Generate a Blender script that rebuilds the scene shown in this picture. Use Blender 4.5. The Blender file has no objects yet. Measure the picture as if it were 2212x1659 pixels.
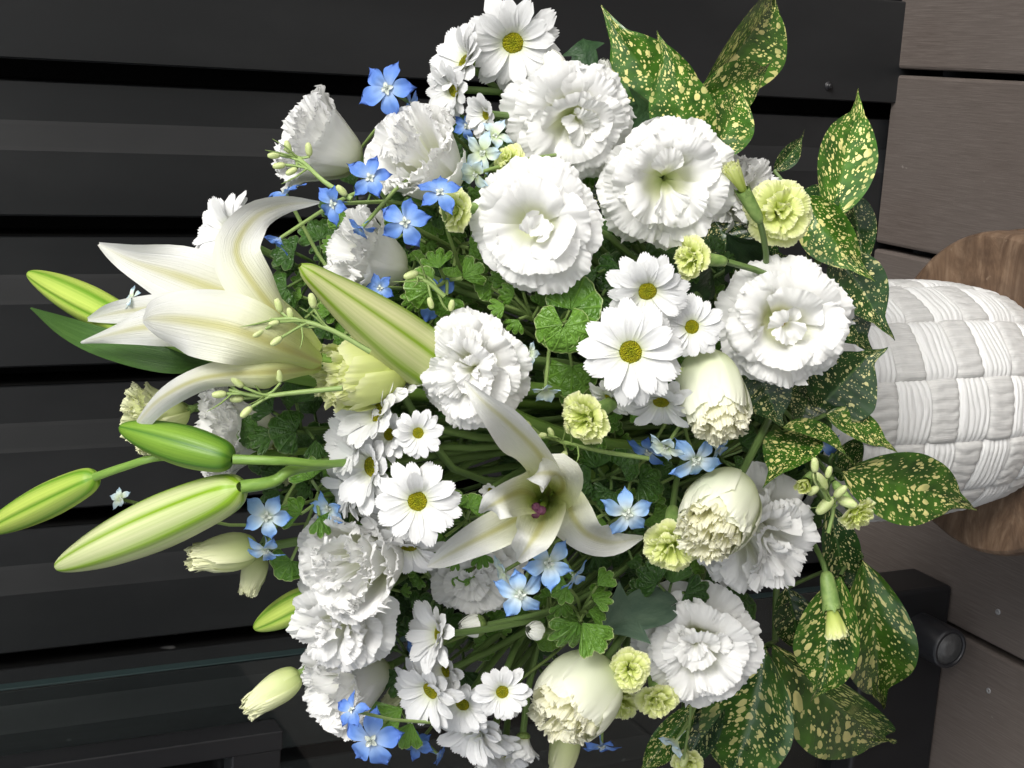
import bpy, math, random
import numpy as np
from mathutils import Vector, Matrix, noise

random.seed(7)
scene = bpy.context.scene
col = scene.collection
PI = math.pi
R = math.radians

# ------------------------------------------------------------------ camera
F = 3247.0
PW, PH = 2212.0, 1659.0
_d = np.array([6794, 299.5, -3247.0]); _d /= np.linalg.norm(_d)
_h = np.array([-1587, 790, -3247.0]); _h -= _d * (_h @ _d); _h /= np.linalg.norm(_h)
_Z = -_d; _Y = _h; _X = np.cross(_Y, _Z)
MC = np.array([_X, _Y, _Z])                      # world = MC @ camera
STOOL_H = 0.20

def ray(x, y):
    return MC @ np.array([(x - PW / 2) / F, -(y - PH / 2) / F, -1.0])

CAM = np.array([0, 0, STOOL_H]) - ray(2125, 852) * 1.08
cam_data = bpy.data.cameras.new('camera')
cam = bpy.data.objects.new('camera', cam_data); col.objects.link(cam)
cam_data.sensor_fit = 'HORIZONTAL'; cam_data.sensor_width = 36.0
cam_data.lens = F / PW * 36.0
cam_data.clip_start = 0.01; cam_data.clip_end = 500
m4 = Matrix.Identity(4)
for i in range(3):
    for j in range(3):
        m4[i][j] = MC[i][j]
    m4[i][3] = CAM[i]
cam.matrix_world = m4
scene.camera = cam

# ------------------------------------------------------------------ light
world = bpy.data.worlds.new('World'); scene.world = world; world.use_nodes = True
wn = world.node_tree.nodes; wl = world.node_tree.links
bg = wn['Background']
sky = wn.new('ShaderNodeTexSky'); sky.sky_type = 'NISHITA'; sky.sun_disc = False
SUN_DIR = Vector((0.60, -0.50, 0.64)).normalized()
sky.sun_elevation = math.asin(SUN_DIR.z)
sky.sun_rotation = math.atan2(SUN_DIR.x, SUN_DIR.y)
sky.dust_density = 3.0; sky.air_density = 1.0
hs = wn.new('ShaderNodeHueSaturation'); hs.inputs['Saturation'].default_value = 0.22
wl.new(sky.outputs[0], hs.inputs['Color']); wl.new(hs.outputs[0], bg.inputs['Color'])
bg.inputs['Strength'].default_value = 0.098
sun_data = bpy.data.lights.new('sun', 'SUN'); sun_data.energy = 1.5
sun_data.angle = R(24); sun_data.color = (1.0, 0.97, 0.92)
sun = bpy.data.objects.new('sun', sun_data); col.objects.link(sun)
sun.location = (1, -1, 3)
sun.rotation_euler = SUN_DIR.to_track_quat('Z', 'Y').to_euler()
vs = scene.view_settings
vs.view_transform = 'Standard'; vs.look = 'None'; vs.exposure = 0.84; vs.gamma = 1.0
vs.use_curve_mapping = False
scene.cycles.use_denoising = True
scene.cycles.diffuse_bounces = 8; scene.cycles.max_bounces = 10; scene.cycles.transparent_max_bounces = 12
scene.cycles.transmission_bounces = 8

# ------------------------------------------------------------------ helpers
def bulge(x, y):
    q = 1 - ((x - 1200) / 1150) ** 2 - ((y - 840) / 920) ** 2
    return 0.19 * math.sqrt(max(q, 0.0))

def Wp(x, y, yy):
    r = ray(x, y); t = (yy - CAM[1]) / r[1]
    return Vector(CAM + r * t)

def Wt(x, y, off=0.0):
    """point of the bouquet's domed front seen at (x, y), `off` metres in front of it"""
    return Wp(x, y, -(bulge(x, y) + off))

def deckp(x, y, z=0.0):
    r = ray(x, y); t = (z - CAM[2]) / r[2]
    return Vector(CAM + r * t)

def p2m(p, px):
    dep = -(MC.T @ (np.array(p) - CAM))[2]
    return px * dep / F

def vd(dx, dy, t):
    v = Vector(MC @ np.array([dx, -dy, t])); v.normalize(); return v

def toward(p):
    return (Vector(CAM) - p).normalized()

def rnd(a, b):
    return random.uniform(a, b)

def n3(x, y=0.0, z=0.0):
    return noise.noise(Vector((x, y, z)))

def frame(loc, axis, size=1.0, roll=0.0, xh=None):
    z = axis.normalized()
    h = xh if xh is not None else (Vector((0, 0, 1)) if abs(z.z) < 0.9 else Vector((1, 0, 0)))
    x = h - z * h.dot(z); x.normalize()
    y = z.cross(x)
    m = Matrix(((x.x, y.x, z.x, loc.x), (x.y, y.y, z.y, loc.y), (x.z, y.z, z.z, loc.z), (0, 0, 0, 1)))
    return m @ Matrix.Rotation(roll, 4, 'Z') @ Matrix.Scale(size, 4)

def tag(o, label=None, cat=None, group=None, kind=None):
    if label: o['label'] = label
    if cat: o['category'] = cat
    if group: o['group'] = group
    if kind: o['kind'] = kind
    return o

def thing(name, label, cat, mat, group=None):
    o = bpy.data.objects.new(name, None); col.objects.link(o)
    o.empty_display_size = 0.02
    o.matrix_world = mat
    return tag(o, label, cat, group)

def put(name, mesh, parent=None, mat=None):
    o = bpy.data.objects.new(name, mesh); col.objects.link(o)
    if parent is not None: o.parent = parent
    if mat is not None: o.matrix_local = mat
    return o

def mesh_from(name, verts, faces, mat, uvs=None, smooth=True):
    me = bpy.data.meshes.new(name)
    me.from_pydata([tuple(v) for v in verts], [], faces)
    if uvs is not None:
        ul = me.uv_layers.new(name='UVMap')
        idx = np.zeros(len(me.loops), dtype=np.int32); me.loops.foreach_get('vertex_index', idx)
        ul.data.foreach_set('uv', np.array(uvs, dtype=np.float32)[idx].ravel())
    me.polygons.foreach_set('use_smooth', [smooth] * len(me.polygons))
    if mat is not None: me.materials.append(mat)
    me.update()
    return me

def grid(name, nu, nv, fn, mat, wrap=False):
    """fn(s, t): s 0..1 along, t 0..1 across"""
    vs_, uv, fs = [], [], []
    for i in range(nu):
        for j in range(nv):
            s = i / (nu - 1); t = j / (nv - 1)
            vs_.append(fn(s, t)); uv.append((t, s))
    for i in range(nu - 1):
        for j in range(nv - 1):
            a = i * nv + j
            fs.append((a, a + 1, a + nv + 1, a + nv))
    return mesh_from(name, vs_, fs, mat, uv)

class MB:
    """collects pieces of one mesh"""
    def __init__(s): s.v = []; s.f = []; s.uv = []
    def grid(s, nu, nv, fn):
        o = len(s.v)
        for i in range(nu):
            for j in range(nv):
                a = i / (nu - 1); b = j / (nv - 1)
                s.v.append(tuple(fn(a, b))); s.uv.append((b, a))
        for i in range(nu - 1):
            for j in range(nv - 1):
                a = o + i * nv + j
                s.f.append((a, a + 1, a + nv + 1, a + nv))
    def box(s, lo, hi):
        o = len(s.v)
        for x in (lo[0], hi[0]):
            for y in (lo[1], hi[1]):
                for z in (lo[2], hi[2]):
                    s.v.append((x, y, z)); s.uv.append((x, y))
        for q in ((0, 1, 3, 2), (4, 6, 7, 5), (0, 4, 5, 1), (2, 3, 7, 6), (0, 2, 6, 4), (1, 5, 7, 3)):
            s.f.append(tuple(o + k for k in q))
    def build(s, name, mat, smooth=True): return mesh_from(name, s.v, s.f, mat, s.uv, smooth)

def catmull(pts, s):
    n = len(pts) - 1
    k = min(int(s * n), n - 1); u = s * n - k
    p1 = pts[k]; p2 = pts[k + 1]
    p0 = pts[k - 1] if k > 0 else tuple(2 * a - b for a, b in zip(p1, p2))
    p3 = pts[k + 2] if k + 2 <= n else tuple(2 * a - b for a, b in zip(p2, p1))
    return tuple(0.5 * ((2 * b) + (-a + c) * u + (2 * a - 5 * b + 4 * c - d) * u * u + (-a + 3 * b - 3 * c + d) * u ** 3)
                 for a, b, c, d in zip(p0, p1, p2, p3))

def lin(vals, s):
    n = len(vals) - 1; k = min(int(s * n), n - 1); u = s * n - k
    return vals[k] * (1 - u) + vals[k + 1] * u

def sm(a, b, x):
    t = min(max((x - a) / (b - a), 0), 1); return t * t * (3 - 2 * t)

def tube_fn(pts, radii, nseg=8):
    P = [Vector(p) for p in pts]
    def pos(s): return Vector(catmull([tuple(p) for p in P], s))
    def fn(s, t):
        c = pos(s); T = (pos(min(s + 0.01, 1)) - pos(max(s - 0.01, 0))).normalized()
        h = Vector((0.31, 0.2, 0.93)) if abs(T.z) < 0.85 else Vector((1, 0.1, 0))
        a = T.cross(h).normalized(); b = T.cross(a)
        r = lin(radii, s); an = t * 2 * PI
        return c + (a * math.cos(an) + b * math.sin(an)) * r
    return fn

def lathe_fn(prof):
    def fn(s, t):
        r, z = catmull(prof, s); a = t * 2 * PI
        return Vector((r * math.cos(a), r * math.sin(a), z))
    return fn

def bez(p0, p1, p2, p3, n=7):
    out = []
    for i in range(n):
        u = i / (n - 1); w = 1 - u
        out.append(p0 * w ** 3 + p1 * 3 * w * w * u + p2 * 3 * w * u * u + p3 * u ** 3)
    return out

# ------------------------------------------------------------------ materials
class Mat:
    def __init__(s, name):
        s.m = bpy.data.materials.new(name); s.m.use_nodes = True
        s.n = s.m.node_tree.nodes; s.l = s.m.node_tree.links
        s.b = s.n['Principled BSDF']; s.o = s.n['Material Output']
    def new(s, t, **kw):
        nd = s.n.new(t)
        for k, v in kw.items(): setattr(nd, k, v)
        return nd
    def link(s, a, b): s.l.new(a, b)
    def uv(s): return s.new('ShaderNodeTexCoord').outputs['UV']
    def math(s, op, a, b=None, clamp=False):
        nd = s.new('ShaderNodeMath', operation=op, use_clamp=clamp)
        for k, q in enumerate((a, b)):
            if q is None: continue
            if isinstance(q, (int, float)): nd.inputs[k].default_value = q
            else: s.link(q, nd.inputs[k])
        return nd.outputs[0]
    def mix(s, fac, a, b):
        nd = s.new('ShaderNodeMix', data_type='RGBA')
        for k, q in ((0, fac), (6, a), (7, b)):
            if isinstance(q, (int, float)): nd.inputs[k].default_value = q
            elif isinstance(q, tuple): nd.inputs[k].default_value = q + (1,)
            else: s.link(q, nd.inputs[k])
        return nd.outputs[2]
    def ramp(s, fac, stops, interp='LINEAR'):
        nd = s.new('ShaderNodeValToRGB'); cr = nd.color_ramp; cr.interpolation = interp
        while len(cr.elements) < len(stops): cr.elements.new(0.5)
        for e, (p, c) in zip(cr.elements, stops):
            e.position = p; e.color = (c + (1,)) if isinstance(c, tuple) else (c, c, c, 1)
        s.link(fac, nd.inputs[0]); return nd.outputs[0]
    def noise(s, vec, scale, detail=3, rough=0.5, dist=0.0):
        nd = s.new('ShaderNodeTexNoise'); nd.inputs['Scale'].default_value = scale
        nd.inputs['Detail'].default_value = detail; nd.inputs['Roughness'].default_value = rough
        nd.inputs['Distortion'].default_value = dist
        if vec is not None: s.link(vec, nd.inputs['Vector'])
        return nd.outputs['Fac']
    def mapping(s, vec, scale=(1, 1, 1), loc=(0, 0, 0), rot=(0, 0, 0)):
        nd = s.new('ShaderNodeMapping'); s.link(vec, nd.inputs['Vector'])
        nd.inputs['Scale'].default_value = scale; nd.inputs['Location'].default_value = loc
        nd.inputs['Rotation'].default_value = rot
        return nd.outputs[0]
    def sep(s, vec):
        nd = s.new('ShaderNodeSeparateXYZ'); s.link(vec, nd.inputs[0]); return nd.outputs
    def bump(s, h, strength=0.3, dist=0.001):
        nd = s.new('ShaderNodeBump'); nd.inputs['Strength'].default_value = strength
        nd.inputs['Distance'].default_value = dist
        s.link(h, nd.inputs['Height']); s.link(nd.outputs[0], s.b.inputs['Normal']); return nd.outputs[0]
    def color(s, c):
        if isinstance(c, tuple): s.b.inputs['Base Color'].default_value = c + (1,)
        else: s.link(c, s.b.inputs['Base Color'])
    def set(s, rough=0.5, spec=0.5, metal=0.0):
        s.b.inputs['Roughness'].default_value = rough; s.b.inputs['Specular IOR Level'].default_value = spec
        s.b.inputs['Metallic'].default_value = metal
    def transl(s, fac, c, nrm=None):
        tr = s.new('ShaderNodeBsdfTranslucent'); mx = s.new('ShaderNodeMixShader')
        mx.inputs[0].default_value = fac
        if isinstance(c, tuple): tr.inputs[0].default_value = c + (1,)
        else: s.link(c, tr.inputs[0])
        if nrm is not None: s.link(nrm, tr.inputs['Normal'])
        s.link(s.b.outputs[0], mx.inputs[1]); s.link(tr.outputs[0], mx.inputs[2])
        s.link(mx.outputs[0], s.o.inputs['Surface'])

def petal_mat(name, stops, tr=0.25, veins=46, vstr=0.25, rough=0.6, vdist=0.0006, tint=0.03):
    M = Mat(name); uv = M.uv(); u, v, _ = M.sep(uv)
    nz = M.noise(M.mapping(uv, (3, 3, 3)), 1.0, 3)
    vv = M.math('ADD', v, M.math('MULTIPLY', M.math('SUBTRACT', nz, 0.5), 0.16))
    c = M.ramp(vv, stops)
    wv = M.noise(M.mapping(uv, (veins, 2.2, 1)), 1.0, 3, 0.6)
    c = M.mix(M.math('MULTIPLY', wv, tint * 2), c, tuple(x * 0.72 for x in stops[-1][1]))
    M.color(c); M.set(rough, 0.3)
    nr = M.bump(wv, vstr, vdist)
    M.transl(tr, c, nr)
    return M.m

MT = {}
MT['white'] = petal_mat('white_petal', [(0.0, (0.56, 0.66, 0.22)), (0.20, (0.80, 0.83, 0.56)), (0.42, (0.86, 0.87, 0.77)), (0.62, (0.89, 0.89, 0.875))], 0.36, 40, 0.10)
MT['cream'] = petal_mat('cream_petal', [(0.0, (0.45, 0.55, 0.18)), (0.3, (0.68, 0.76, 0.42)), (0.62, (0.80, 0.84, 0.64)), (0.95, (0.87, 0.88, 0.75))], 0.3, 40, 0.08)
MT['creamy'] = petal_mat('yellow_cream_petal', [(0.0, (0.66, 0.70, 0.28)), (0.5, (0.86, 0.85, 0.52)), (1.0, (0.93, 0.92, 0.76))], 0.42, 40, 0.08)
MT['greencream'] = petal_mat('green_cream_petal', [(0.0, (0.36, 0.48, 0.12)), (0.4, (0.62, 0.70, 0.29)), (1.0, (0.82, 0.83, 0.55))], 0.22)
MT['lime'] = petal_mat('lime_petal', [(0.0, (0.46, 0.60, 0.10)), (0.45, (0.68, 0.76, 0.22)), (0.85, (0.79, 0.84, 0.36)), (1.0, (0.87, 0.89, 0.54))], 0.36, 30, 0.12)
MT['daisy'] = petal_mat('daisy_petal', [(0.0, (0.66, 0.72, 0.36)), (0.16, (0.74, 0.76, 0.66)), (0.4, (0.79, 0.795, 0.79))], 0.2, 16, 0.5, 0.55, 0.0004, 0.02)
MT['blue'] = petal_mat('blue_petal', [(0.0, (0.50, 0.62, 0.80)), (0.25, (0.30, 0.46, 0.78)), (0.55, (0.15, 0.30, 0.72)), (1.0, (0.105, 0.215, 0.64))], 0.22, 34, 0.35, 0.55, 0.0004, 0.12)
MT['lightblue'] = petal_mat('light_blue_petal', [(0.0, (0.66, 0.74, 0.52)), (0.28, (0.60, 0.72, 0.80)), (0.6, (0.36, 0.56, 0.83)), (1.0, (0.19, 0.38, 0.80))], 0.22, 34, 0.3, 0.55, 0.0004, 0.08)
MT['paleblue'] = petal_mat('pale_green_blue_petal', [(0.0, (0.60, 0.70, 0.32)), (0.45, (0.70, 0.79, 0.66)), (1.0, (0.50, 0.67, 0.83))], 0.22, 34, 0.3, 0.55, 0.0004, 0.06)
MT['palegreen'] = petal_mat('pale_green_petal', [(0.0, (0.50, 0.60, 0.2)), (0.4, (0.72, 0.77, 0.45)), (1.0, (0.80, 0.84, 0.70))], 0.2)

def lily_mat(name, mid):
    M = Mat(name); uv = M.uv(); u, v, _ = M.sep(uv)
    du = M.math('ABSOLUTE', M.math('SUBTRACT', u, 0.5))
    base = M.ramp(v, [(0.0, (0.56, 0.68, 0.16)), (0.14, (0.66, 0.72, 0.28)), (0.36, (0.75, 0.76, 0.58)), (0.6, (0.78, 0.785, 0.76))])
    rib = M.ramp(du, [(0.0, 1.0), (0.035, 0.9), (0.11, 0.25), (0.3, 0.0)])
    fade = M.ramp(v, [(0.0, 1.0), (0.6, 0.75), (0.98, 0.15)])
    c = M.mix(M.math('MULTIPLY', M.math('MULTIPLY', rib, fade), mid), base, (0.50, 0.48, 0.15))
    wv = M.noise(M.mapping(uv, (34, 1.6, 1)), 1.0, 3, 0.6)
    sp = M.noise(M.mapping(uv, (9, 16, 1)), 1.0, 4, 0.7)
    c = M.mix(M.math('MULTIPLY', M.ramp(wv, [(0.35, 0.0), (0.75, 1.0)]), 0.16), c, (0.56, 0.58, 0.40))
    c = M.mix(M.math('MULTIPLY', M.ramp(sp, [(0.5, 0.0), (0.8, 1.0)]), 0.18), c, (0.60, 0.62, 0.48))
    M.color(c); M.set(0.42, 0.4)
    nr = M.bump(M.math('ADD', wv, M.math('MULTIPLY', sp, 0.5)), 0.45, 0.0014); M.transl(0.30, c, nr)
    return M.m
MT['lily'] = lily_mat('lily_petal', 1.0)

def budlily_mat(name, pale, green):
    M = Mat(name); uv = M.uv(); u, v, _ = M.sep(uv)
    f = M.math('FRACT', M.math('MULTIPLY', u, 3.0))
    d = M.math('ABSOLUTE', M.math('SUBTRACT', f, 0.5))            # 0 on the rib, .5 on the seam
    g = M.ramp(d, [(0.0, 1.0), (0.04, 0.85), (0.10, 0.40), (0.24, 0.05), (0.40, 0.10), (0.47, 0.65), (0.5, 1.0)])
    ends = M.ramp(v, [(0.0, 1.0), (0.22, 0.42), (0.5, 0.12), (0.8, 0.25), (1.0, 0.9)])
    st = M.noise(M.mapping(uv, (60, 1.5, 1)), 1.0, 4, 0.6)
    k = M.math('ADD', M.math('ADD', M.math('MULTIPLY', g, 0.85), M.math('MULTIPLY', ends, 0.75)),
               M.math('MULTIPLY', M.math('SUBTRACT', st, 0.5), 0.7), clamp=True)
    c = M.mix(k, pale, green)
    M.color(c); M.set(0.42, 0.45); nr = M.bump(st, 0.3, 0.0008)
    M.transl(0.08, c, nr)
    return M.m
MT['bud_lime'] = budlily_mat('lily_bud_lime', (0.50, 0.62, 0.12), (0.13, 0.29, 0.015))
MT['bud_pale'] = budlily_mat('lily_bud_pale', (0.78, 0.81, 0.46), (0.24, 0.41, 0.02))
MT['bud_green'] = budlily_mat('lily_bud_green', (0.20, 0.35, 0.035), (0.06, 0.17, 0.012))
MT['bud_cream'] = budlily_mat('lily_bud_cream', (0.62, 0.62, 0.32), (0.20, 0.32, 0.015))

def simple(name, c1, c2, scale=40, rough=0.5, spec=0.4, bump=0.2, bd=0.001, tr=0.0, stretch=(1, 1, 1), coord='UV'):
    M = Mat(name)
    co = M.new('ShaderNodeTexCoord').outputs[coord]
    nz = M.noise(M.mapping(co, stretch), scale, 4, 0.55)
    c = M.mix(M.ramp(nz, [(0.3, 0.0), (0.7, 1.0)]), c1, c2)
    M.color(c); M.set(rough, spec); nr = M.bump(nz, bump, bd)
    if tr: M.transl(tr, c, nr)
    return M.m
MT['stem'] = simple('green_stem', (0.09, 0.16, 0.04), (0.17, 0.26, 0.08), 6, 0.5, 0.4, 0.2, 0.0008)
MT['stem_lily'] = simple('lily_stem', (0.13, 0.25, 0.04), (0.22, 0.36, 0.07), 6, 0.45, 0.4)
MT['stem_thin'] = simple('thin_green_stem', (0.19, 0.29, 0.08), (0.29, 0.39, 0.13), 6, 0.5)
MT['calyx'] = simple('calyx_green', (0.14, 0.25, 0.06), (0.30, 0.42, 0.13), 5, 0.5, 0.4, 0.2, 0.001, 0.05)
MT['calyx_dark'] = simple('involucre_green', (0.08, 0.14, 0.03), (0.22, 0.30, 0.08), 14, 0.6)
MT['bud_small'] = simple('small_bud_green', (0.42, 0.52, 0.18), (0.64, 0.69, 0.36), 4, 0.5, 0.4, 0.2, 0.001, 0.08)
MT['daisy_bud'] = simple('daisy_bud_white', (0.78, 0.80, 0.68), (0.88, 0.88, 0.84), 8, 0.55)
MT['stigma'] = simple('stigma_purple', (0.11, 0.03, 0.07), (0.22, 0.08, 0.15), 8, 0.6, 0.3, 0.6)
MT['style'] = simple('style_green', (0.36, 0.48, 0.10), (0.46, 0.58, 0.16), 4)
MT['anther'] = simple('anther_yellow', (0.62, 0.40, 0.02), (0.80, 0.60, 0.05), 8, 0.6)
MT['bee'] = simple('bee_white', (0.42, 0.50, 0.40), (0.80, 0.82, 0.78), 6, 0.55)
MT['foam'] = simple('floral_foam_green', (0.01, 0.035, 0.015), (0.02, 0.06, 0.025), 30, 0.9, 0.1)

def disc_mat():
    M = Mat('daisy_disc'); uv = M.uv()
    co = M.new('ShaderNodeTexCoord').outputs['Object']
    vo = M.new('ShaderNodeTexVoronoi'); vo.inputs['Scale'].default_value = 34; M.link(co, vo.inputs['Vector'])
    u, v, _ = M.sep(uv)
    c = M.ramp(v, [(0.0, (0.50, 0.56, 0.015)), (0.45, (0.64, 0.64, 0.012)), (0.8, (0.76, 0.68, 0.012)), (1.0, (0.55, 0.56, 0.015))])
    c = M.mix(M.ramp(vo.outputs['Distance'], [(0.15, 0.0), (0.6, 0.5)]), c, (0.26, 0.28, 0.01))
    M.color(c); M.set(0.65, 0.2)
    M.bump(M.math('SUBTRACT', 1.0, vo.outputs['Distance']), 0.9, 0.03)
    return M.m
MT['disc'] = disc_mat()

def aucuba_mat(name, g1, g2, y1, dens):
    M = Mat(name); uv = M.uv()
    oi = M.new('ShaderNodeObjectInfo')
    cmb = M.new('ShaderNodeCombineXYZ')
    M.link(M.math('MULTIPLY', oi.outputs['Random'], 37.0), cmb.inputs[0]); M.link(M.math('MULTIPLY', oi.outputs['Random'], 91.0), cmb.inputs[1])
    u, v, _ = M.sep(uv)
    du = M.math('ABSOLUTE', M.math('SUBTRACT', u, 0.5))
    # side veins run forward from the midrib: shear, then add the leaf's own offset
    vv = M.math('SUBTRACT', v, M.math('MULTIPLY', du, 0.16))
    co = M.new('ShaderNodeCombineXYZ'); M.link(M.math('MULTIPLY', u, 13.0), co.inputs[0]); M.link(M.math('MULTIPLY', vv, 27.0), co.inputs[1])
    va = M.new('ShaderNodeVectorMath', operation='ADD'); M.link(co.outputs[0], va.inputs[0]); M.link(cmb.outputs[0], va.inputs[1])
    P = va.outputs[0]
    nzn = M.new('ShaderNodeTexNoise'); nzn.inputs['Scale'].default_value = 1.9; nzn.inputs['Detail'].default_value = 2; M.link(P, nzn.inputs['Vector'])
    sc = M.new('ShaderNodeVectorMath', operation='SCALE'); sc.inputs['Scale'].default_value = 0.4; M.link(nzn.outputs['Color'], sc.inputs[0])
    va2 = M.new('ShaderNodeVectorMath', operation='ADD'); M.link(P, va2.inputs[0]); M.link(sc.outputs[0], va2.inputs[1])
    Q = va2.outputs[0]
    def spots(scale, th):
        vo = M.new('ShaderNodeTexVoronoi'); vo.inputs['Scale'].default_value = scale; M.link(Q, vo.inputs['Vector'])
        r, g, b = M.sep(vo.outputs['Color'])
        lim = M.math('MULTIPLY', M.math('POWER', r, 1.9), th)
        return M.ramp(M.math('SUBTRACT', lim, vo.outputs['Distance']), [(0.0, 0.0), (0.03, 1.0)])
    big = M.noise(P, 0.28, 2)
    patch = M.ramp(big, [(0.36, 0.65), (0.55, 1.25)])
    s1 = spots(0.85, 0.53 * dens); s2 = spots(1.9, 0.55 * dens); s3 = spots(0.44, 0.40 * dens)
    edge = M.ramp(du, [(0.30, 1.0), (0.48, 0.0)])
    sp = M.math('MAXIMUM', M.math('MAXIMUM', s1, s2), s3)
    sp = M.math('MULTIPLY', M.math('MULTIPLY', sp, M.math('MAXIMUM', edge, 0.55)), patch, clamp=True)
    gn = M.noise(M.mapping(uv, (3, 9, 1)), 1.0, 3)
    gc = M.mix(M.ramp(gn, [(0.35, 0.0), (0.7, 1.0)]), g1, g2)
    rib = M.ramp(du, [(0.0, 1.0), (0.012, 0.7), (0.03, 0.0)])
    gc = M.mix(M.math('MULTIPLY', rib, 0.5), gc, (0.10, 0.20, 0.04))
    c = M.mix(sp, gc, y1)
    M.color(c); M.set(0.26, 0.5)
    M.b.inputs['Coat Weight'].default_value = 0.25; M.b.inputs['Coat Roughness'].default_value = 0.15
    # veins: relief
    wv = M.new('ShaderNodeTexWave', bands_direction='Y'); wv.inputs['Scale'].default_value = 2.4; wv.inputs['Distortion'].default_value = 0.8
    cv = M.new('ShaderNodeCombineXYZ'); M.link(vv, cv.inputs[1]); M.link(u, cv.inputs[0]); M.link(cv.outputs[0], wv.inputs['Vector'])
    nr = M.bump(M.math('ADD', M.math('MULTIPLY', wv.outputs['Fac'], 0.5), M.math('MULTIPLY', gn, 0.6)), 0.25, 0.002)
    M.transl(0.10, c, nr)
    return M.m
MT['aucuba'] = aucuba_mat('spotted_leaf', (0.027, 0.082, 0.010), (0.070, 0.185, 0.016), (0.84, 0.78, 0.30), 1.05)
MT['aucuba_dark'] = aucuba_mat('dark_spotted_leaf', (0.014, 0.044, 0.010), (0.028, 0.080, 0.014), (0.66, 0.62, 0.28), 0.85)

def fol_mat(name, g1, g2, edgec, rough=0.38):
    M = Mat(name); uv = M.uv(); u, v, _ = M.sep(uv)
    oi = M.new('ShaderNodeObjectInfo')
    nz = M.noise(M.mapping(uv, (4, 3, 1)), 1.2, 3)
    f = M.math('ADD', M.math('MULTIPLY', nz, 0.6), M.math('MULTIPLY', oi.outputs['Random'], 0.5))
    c = M.mix(M.ramp(f, [(0.25, 0.0), (0.8, 1.0)]), g1, g2)
    # radiating veins
    vn = M.math('ABSOLUTE', M.math('SUBTRACT', M.math('FRACT', M.math('MULTIPLY', u, 7.0)), 0.5))
    vein = M.ramp(vn, [(0.0, 1.0), (0.06, 0.4), (0.13, 0.0)])
    c = M.mix(M.math('MULTIPLY', vein, 0.22), c, tuple(min(x * 2.2, 0.6) for x in g2))
    c = M.mix(M.ramp(v, [(0.95, 0.0), (0.99, 0.7)]), c, edgec)
    M.color(c); M.set(rough, 0.45)
    nr = M.bump(M.math('ADD', nz, M.math('MULTIPLY', vein, -0.5)), 0.35, 0.05)
    M.transl(0.2, c, nr)
    return M.m
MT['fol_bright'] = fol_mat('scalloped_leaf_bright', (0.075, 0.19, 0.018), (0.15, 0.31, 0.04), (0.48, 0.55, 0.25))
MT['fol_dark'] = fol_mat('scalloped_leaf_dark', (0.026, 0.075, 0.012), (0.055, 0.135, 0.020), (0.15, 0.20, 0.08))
MT['leaf_lily'] = simple('lily_leaf_green', (0.035, 0.095, 0.018), (0.07, 0.15, 0.03), 1.0, 0.4, 0.45, 0.4, 0.004, 0.12, (40, 2, 1))
MT['leaf_grey'] = simple('grey_green_leaf', (0.05, 0.09, 0.06), (0.10, 0.15, 0.10), 3.0, 0.6, 0.3, 0.2, 0.01, 0.06)
MT['leaf_dark'] = simple('dark_green_leaf', (0.014, 0.040, 0.014), (0.035, 0.08, 0.028), 3.0, 0.4, 0.45, 0.3, 0.01, 0.08)

# ------------------------------------------------------------------ setting: deck, wall, stool, glass
def deck_mat():
    M = Mat('deck_wood'); co = M.new('ShaderNodeTexCoord').outputs['Object']
    oi = M.new('ShaderNodeObjectInfo')
    gr = M.noise(M.mapping(co, (900, 26, 26)), 1.0, 5, 0.7, 0.3)
    bl = M.noise(M.mapping(co, (9, 5, 5)), 1.0, 4)
    c = M.ramp(gr, [(0.25, (0.066, 0.053, 0.045)), (0.5, (0.098, 0.080, 0.070)), (0.75, (0.142, 0.119, 0.105))])
    c = M.mix(M.math('MULTIPLY', M.ramp(bl, [(0.35, 0.0), (0.75, 1.0)]), 0.35), c, (0.13, 0.115, 0.105))
    c = M.mix(M.math('MULTIPLY', oi.outputs['Random'], 0.25), c, (0.07, 0.056, 0.048))
    sp = M.noise(M.mapping(co, (70, 48, 48)), 1.0, 2)
    c = M.mix(M.ramp(sp, [(0.745, 0.0), (0.79, 0.6)]), c, (0.36, 0.34, 0.31))
    M.color(c); M.set(0.62, 0.35); M.bump(gr, 0.35, 0.0006)
    return M.m
MT['deck'] = deck_mat()
MT['screw'] = simple('steel_screw', (0.12, 0.12, 0.12), (0.3, 0.3, 0.3), 20, 0.4)

def painted_metal(name, c, rough, spec=0.5):
    M = Mat(name); co = M.new('ShaderNodeTexCoord').outputs['Object']
    nz = M.noise(M.mapping(co, (14, 14, 1.2)), 1.0, 4)
    fine = M.noise(co, 900, 2)
    cc = M.mix(M.ramp(nz, [(0.35, 0.0), (0.7, 1.0)]), c, tuple(x * 1.35 for x in c))
    sp = M.noise(M.mapping(co, (60, 60, 34)), 1.0, 1)
    cc = M.mix(M.ramp(sp, [(0.79, 0.0), (0.82, 0.35)]), cc, (0.2, 0.2, 0.2))
    dust = M.noise(M.mapping(co, (5, 5, 2.2)), 1.0, 6, 0.7)
    cc = M.mix(M.math('MULTIPLY', M.ramp(dust, [(0.45, 0.0), (0.75, 1.0)]), 0.07), cc, (0.12, 0.12, 0.12))
    M.color(cc); M.set(rough, spec); M.bump(fine, 0.06, 0.0004)
    return M.m
MT['wall'] = painted_metal('charcoal_painted_metal', (0.0072, 0.0077, 0.0083), 0.40)
MT['black'] = painted_metal('black_painted_metal', (0.006, 0.006, 0.007), 0.38)
MT['slot'] = painted_metal('black_recess', (0.003, 0.003, 0.003), 0.7, 0.1)

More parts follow.
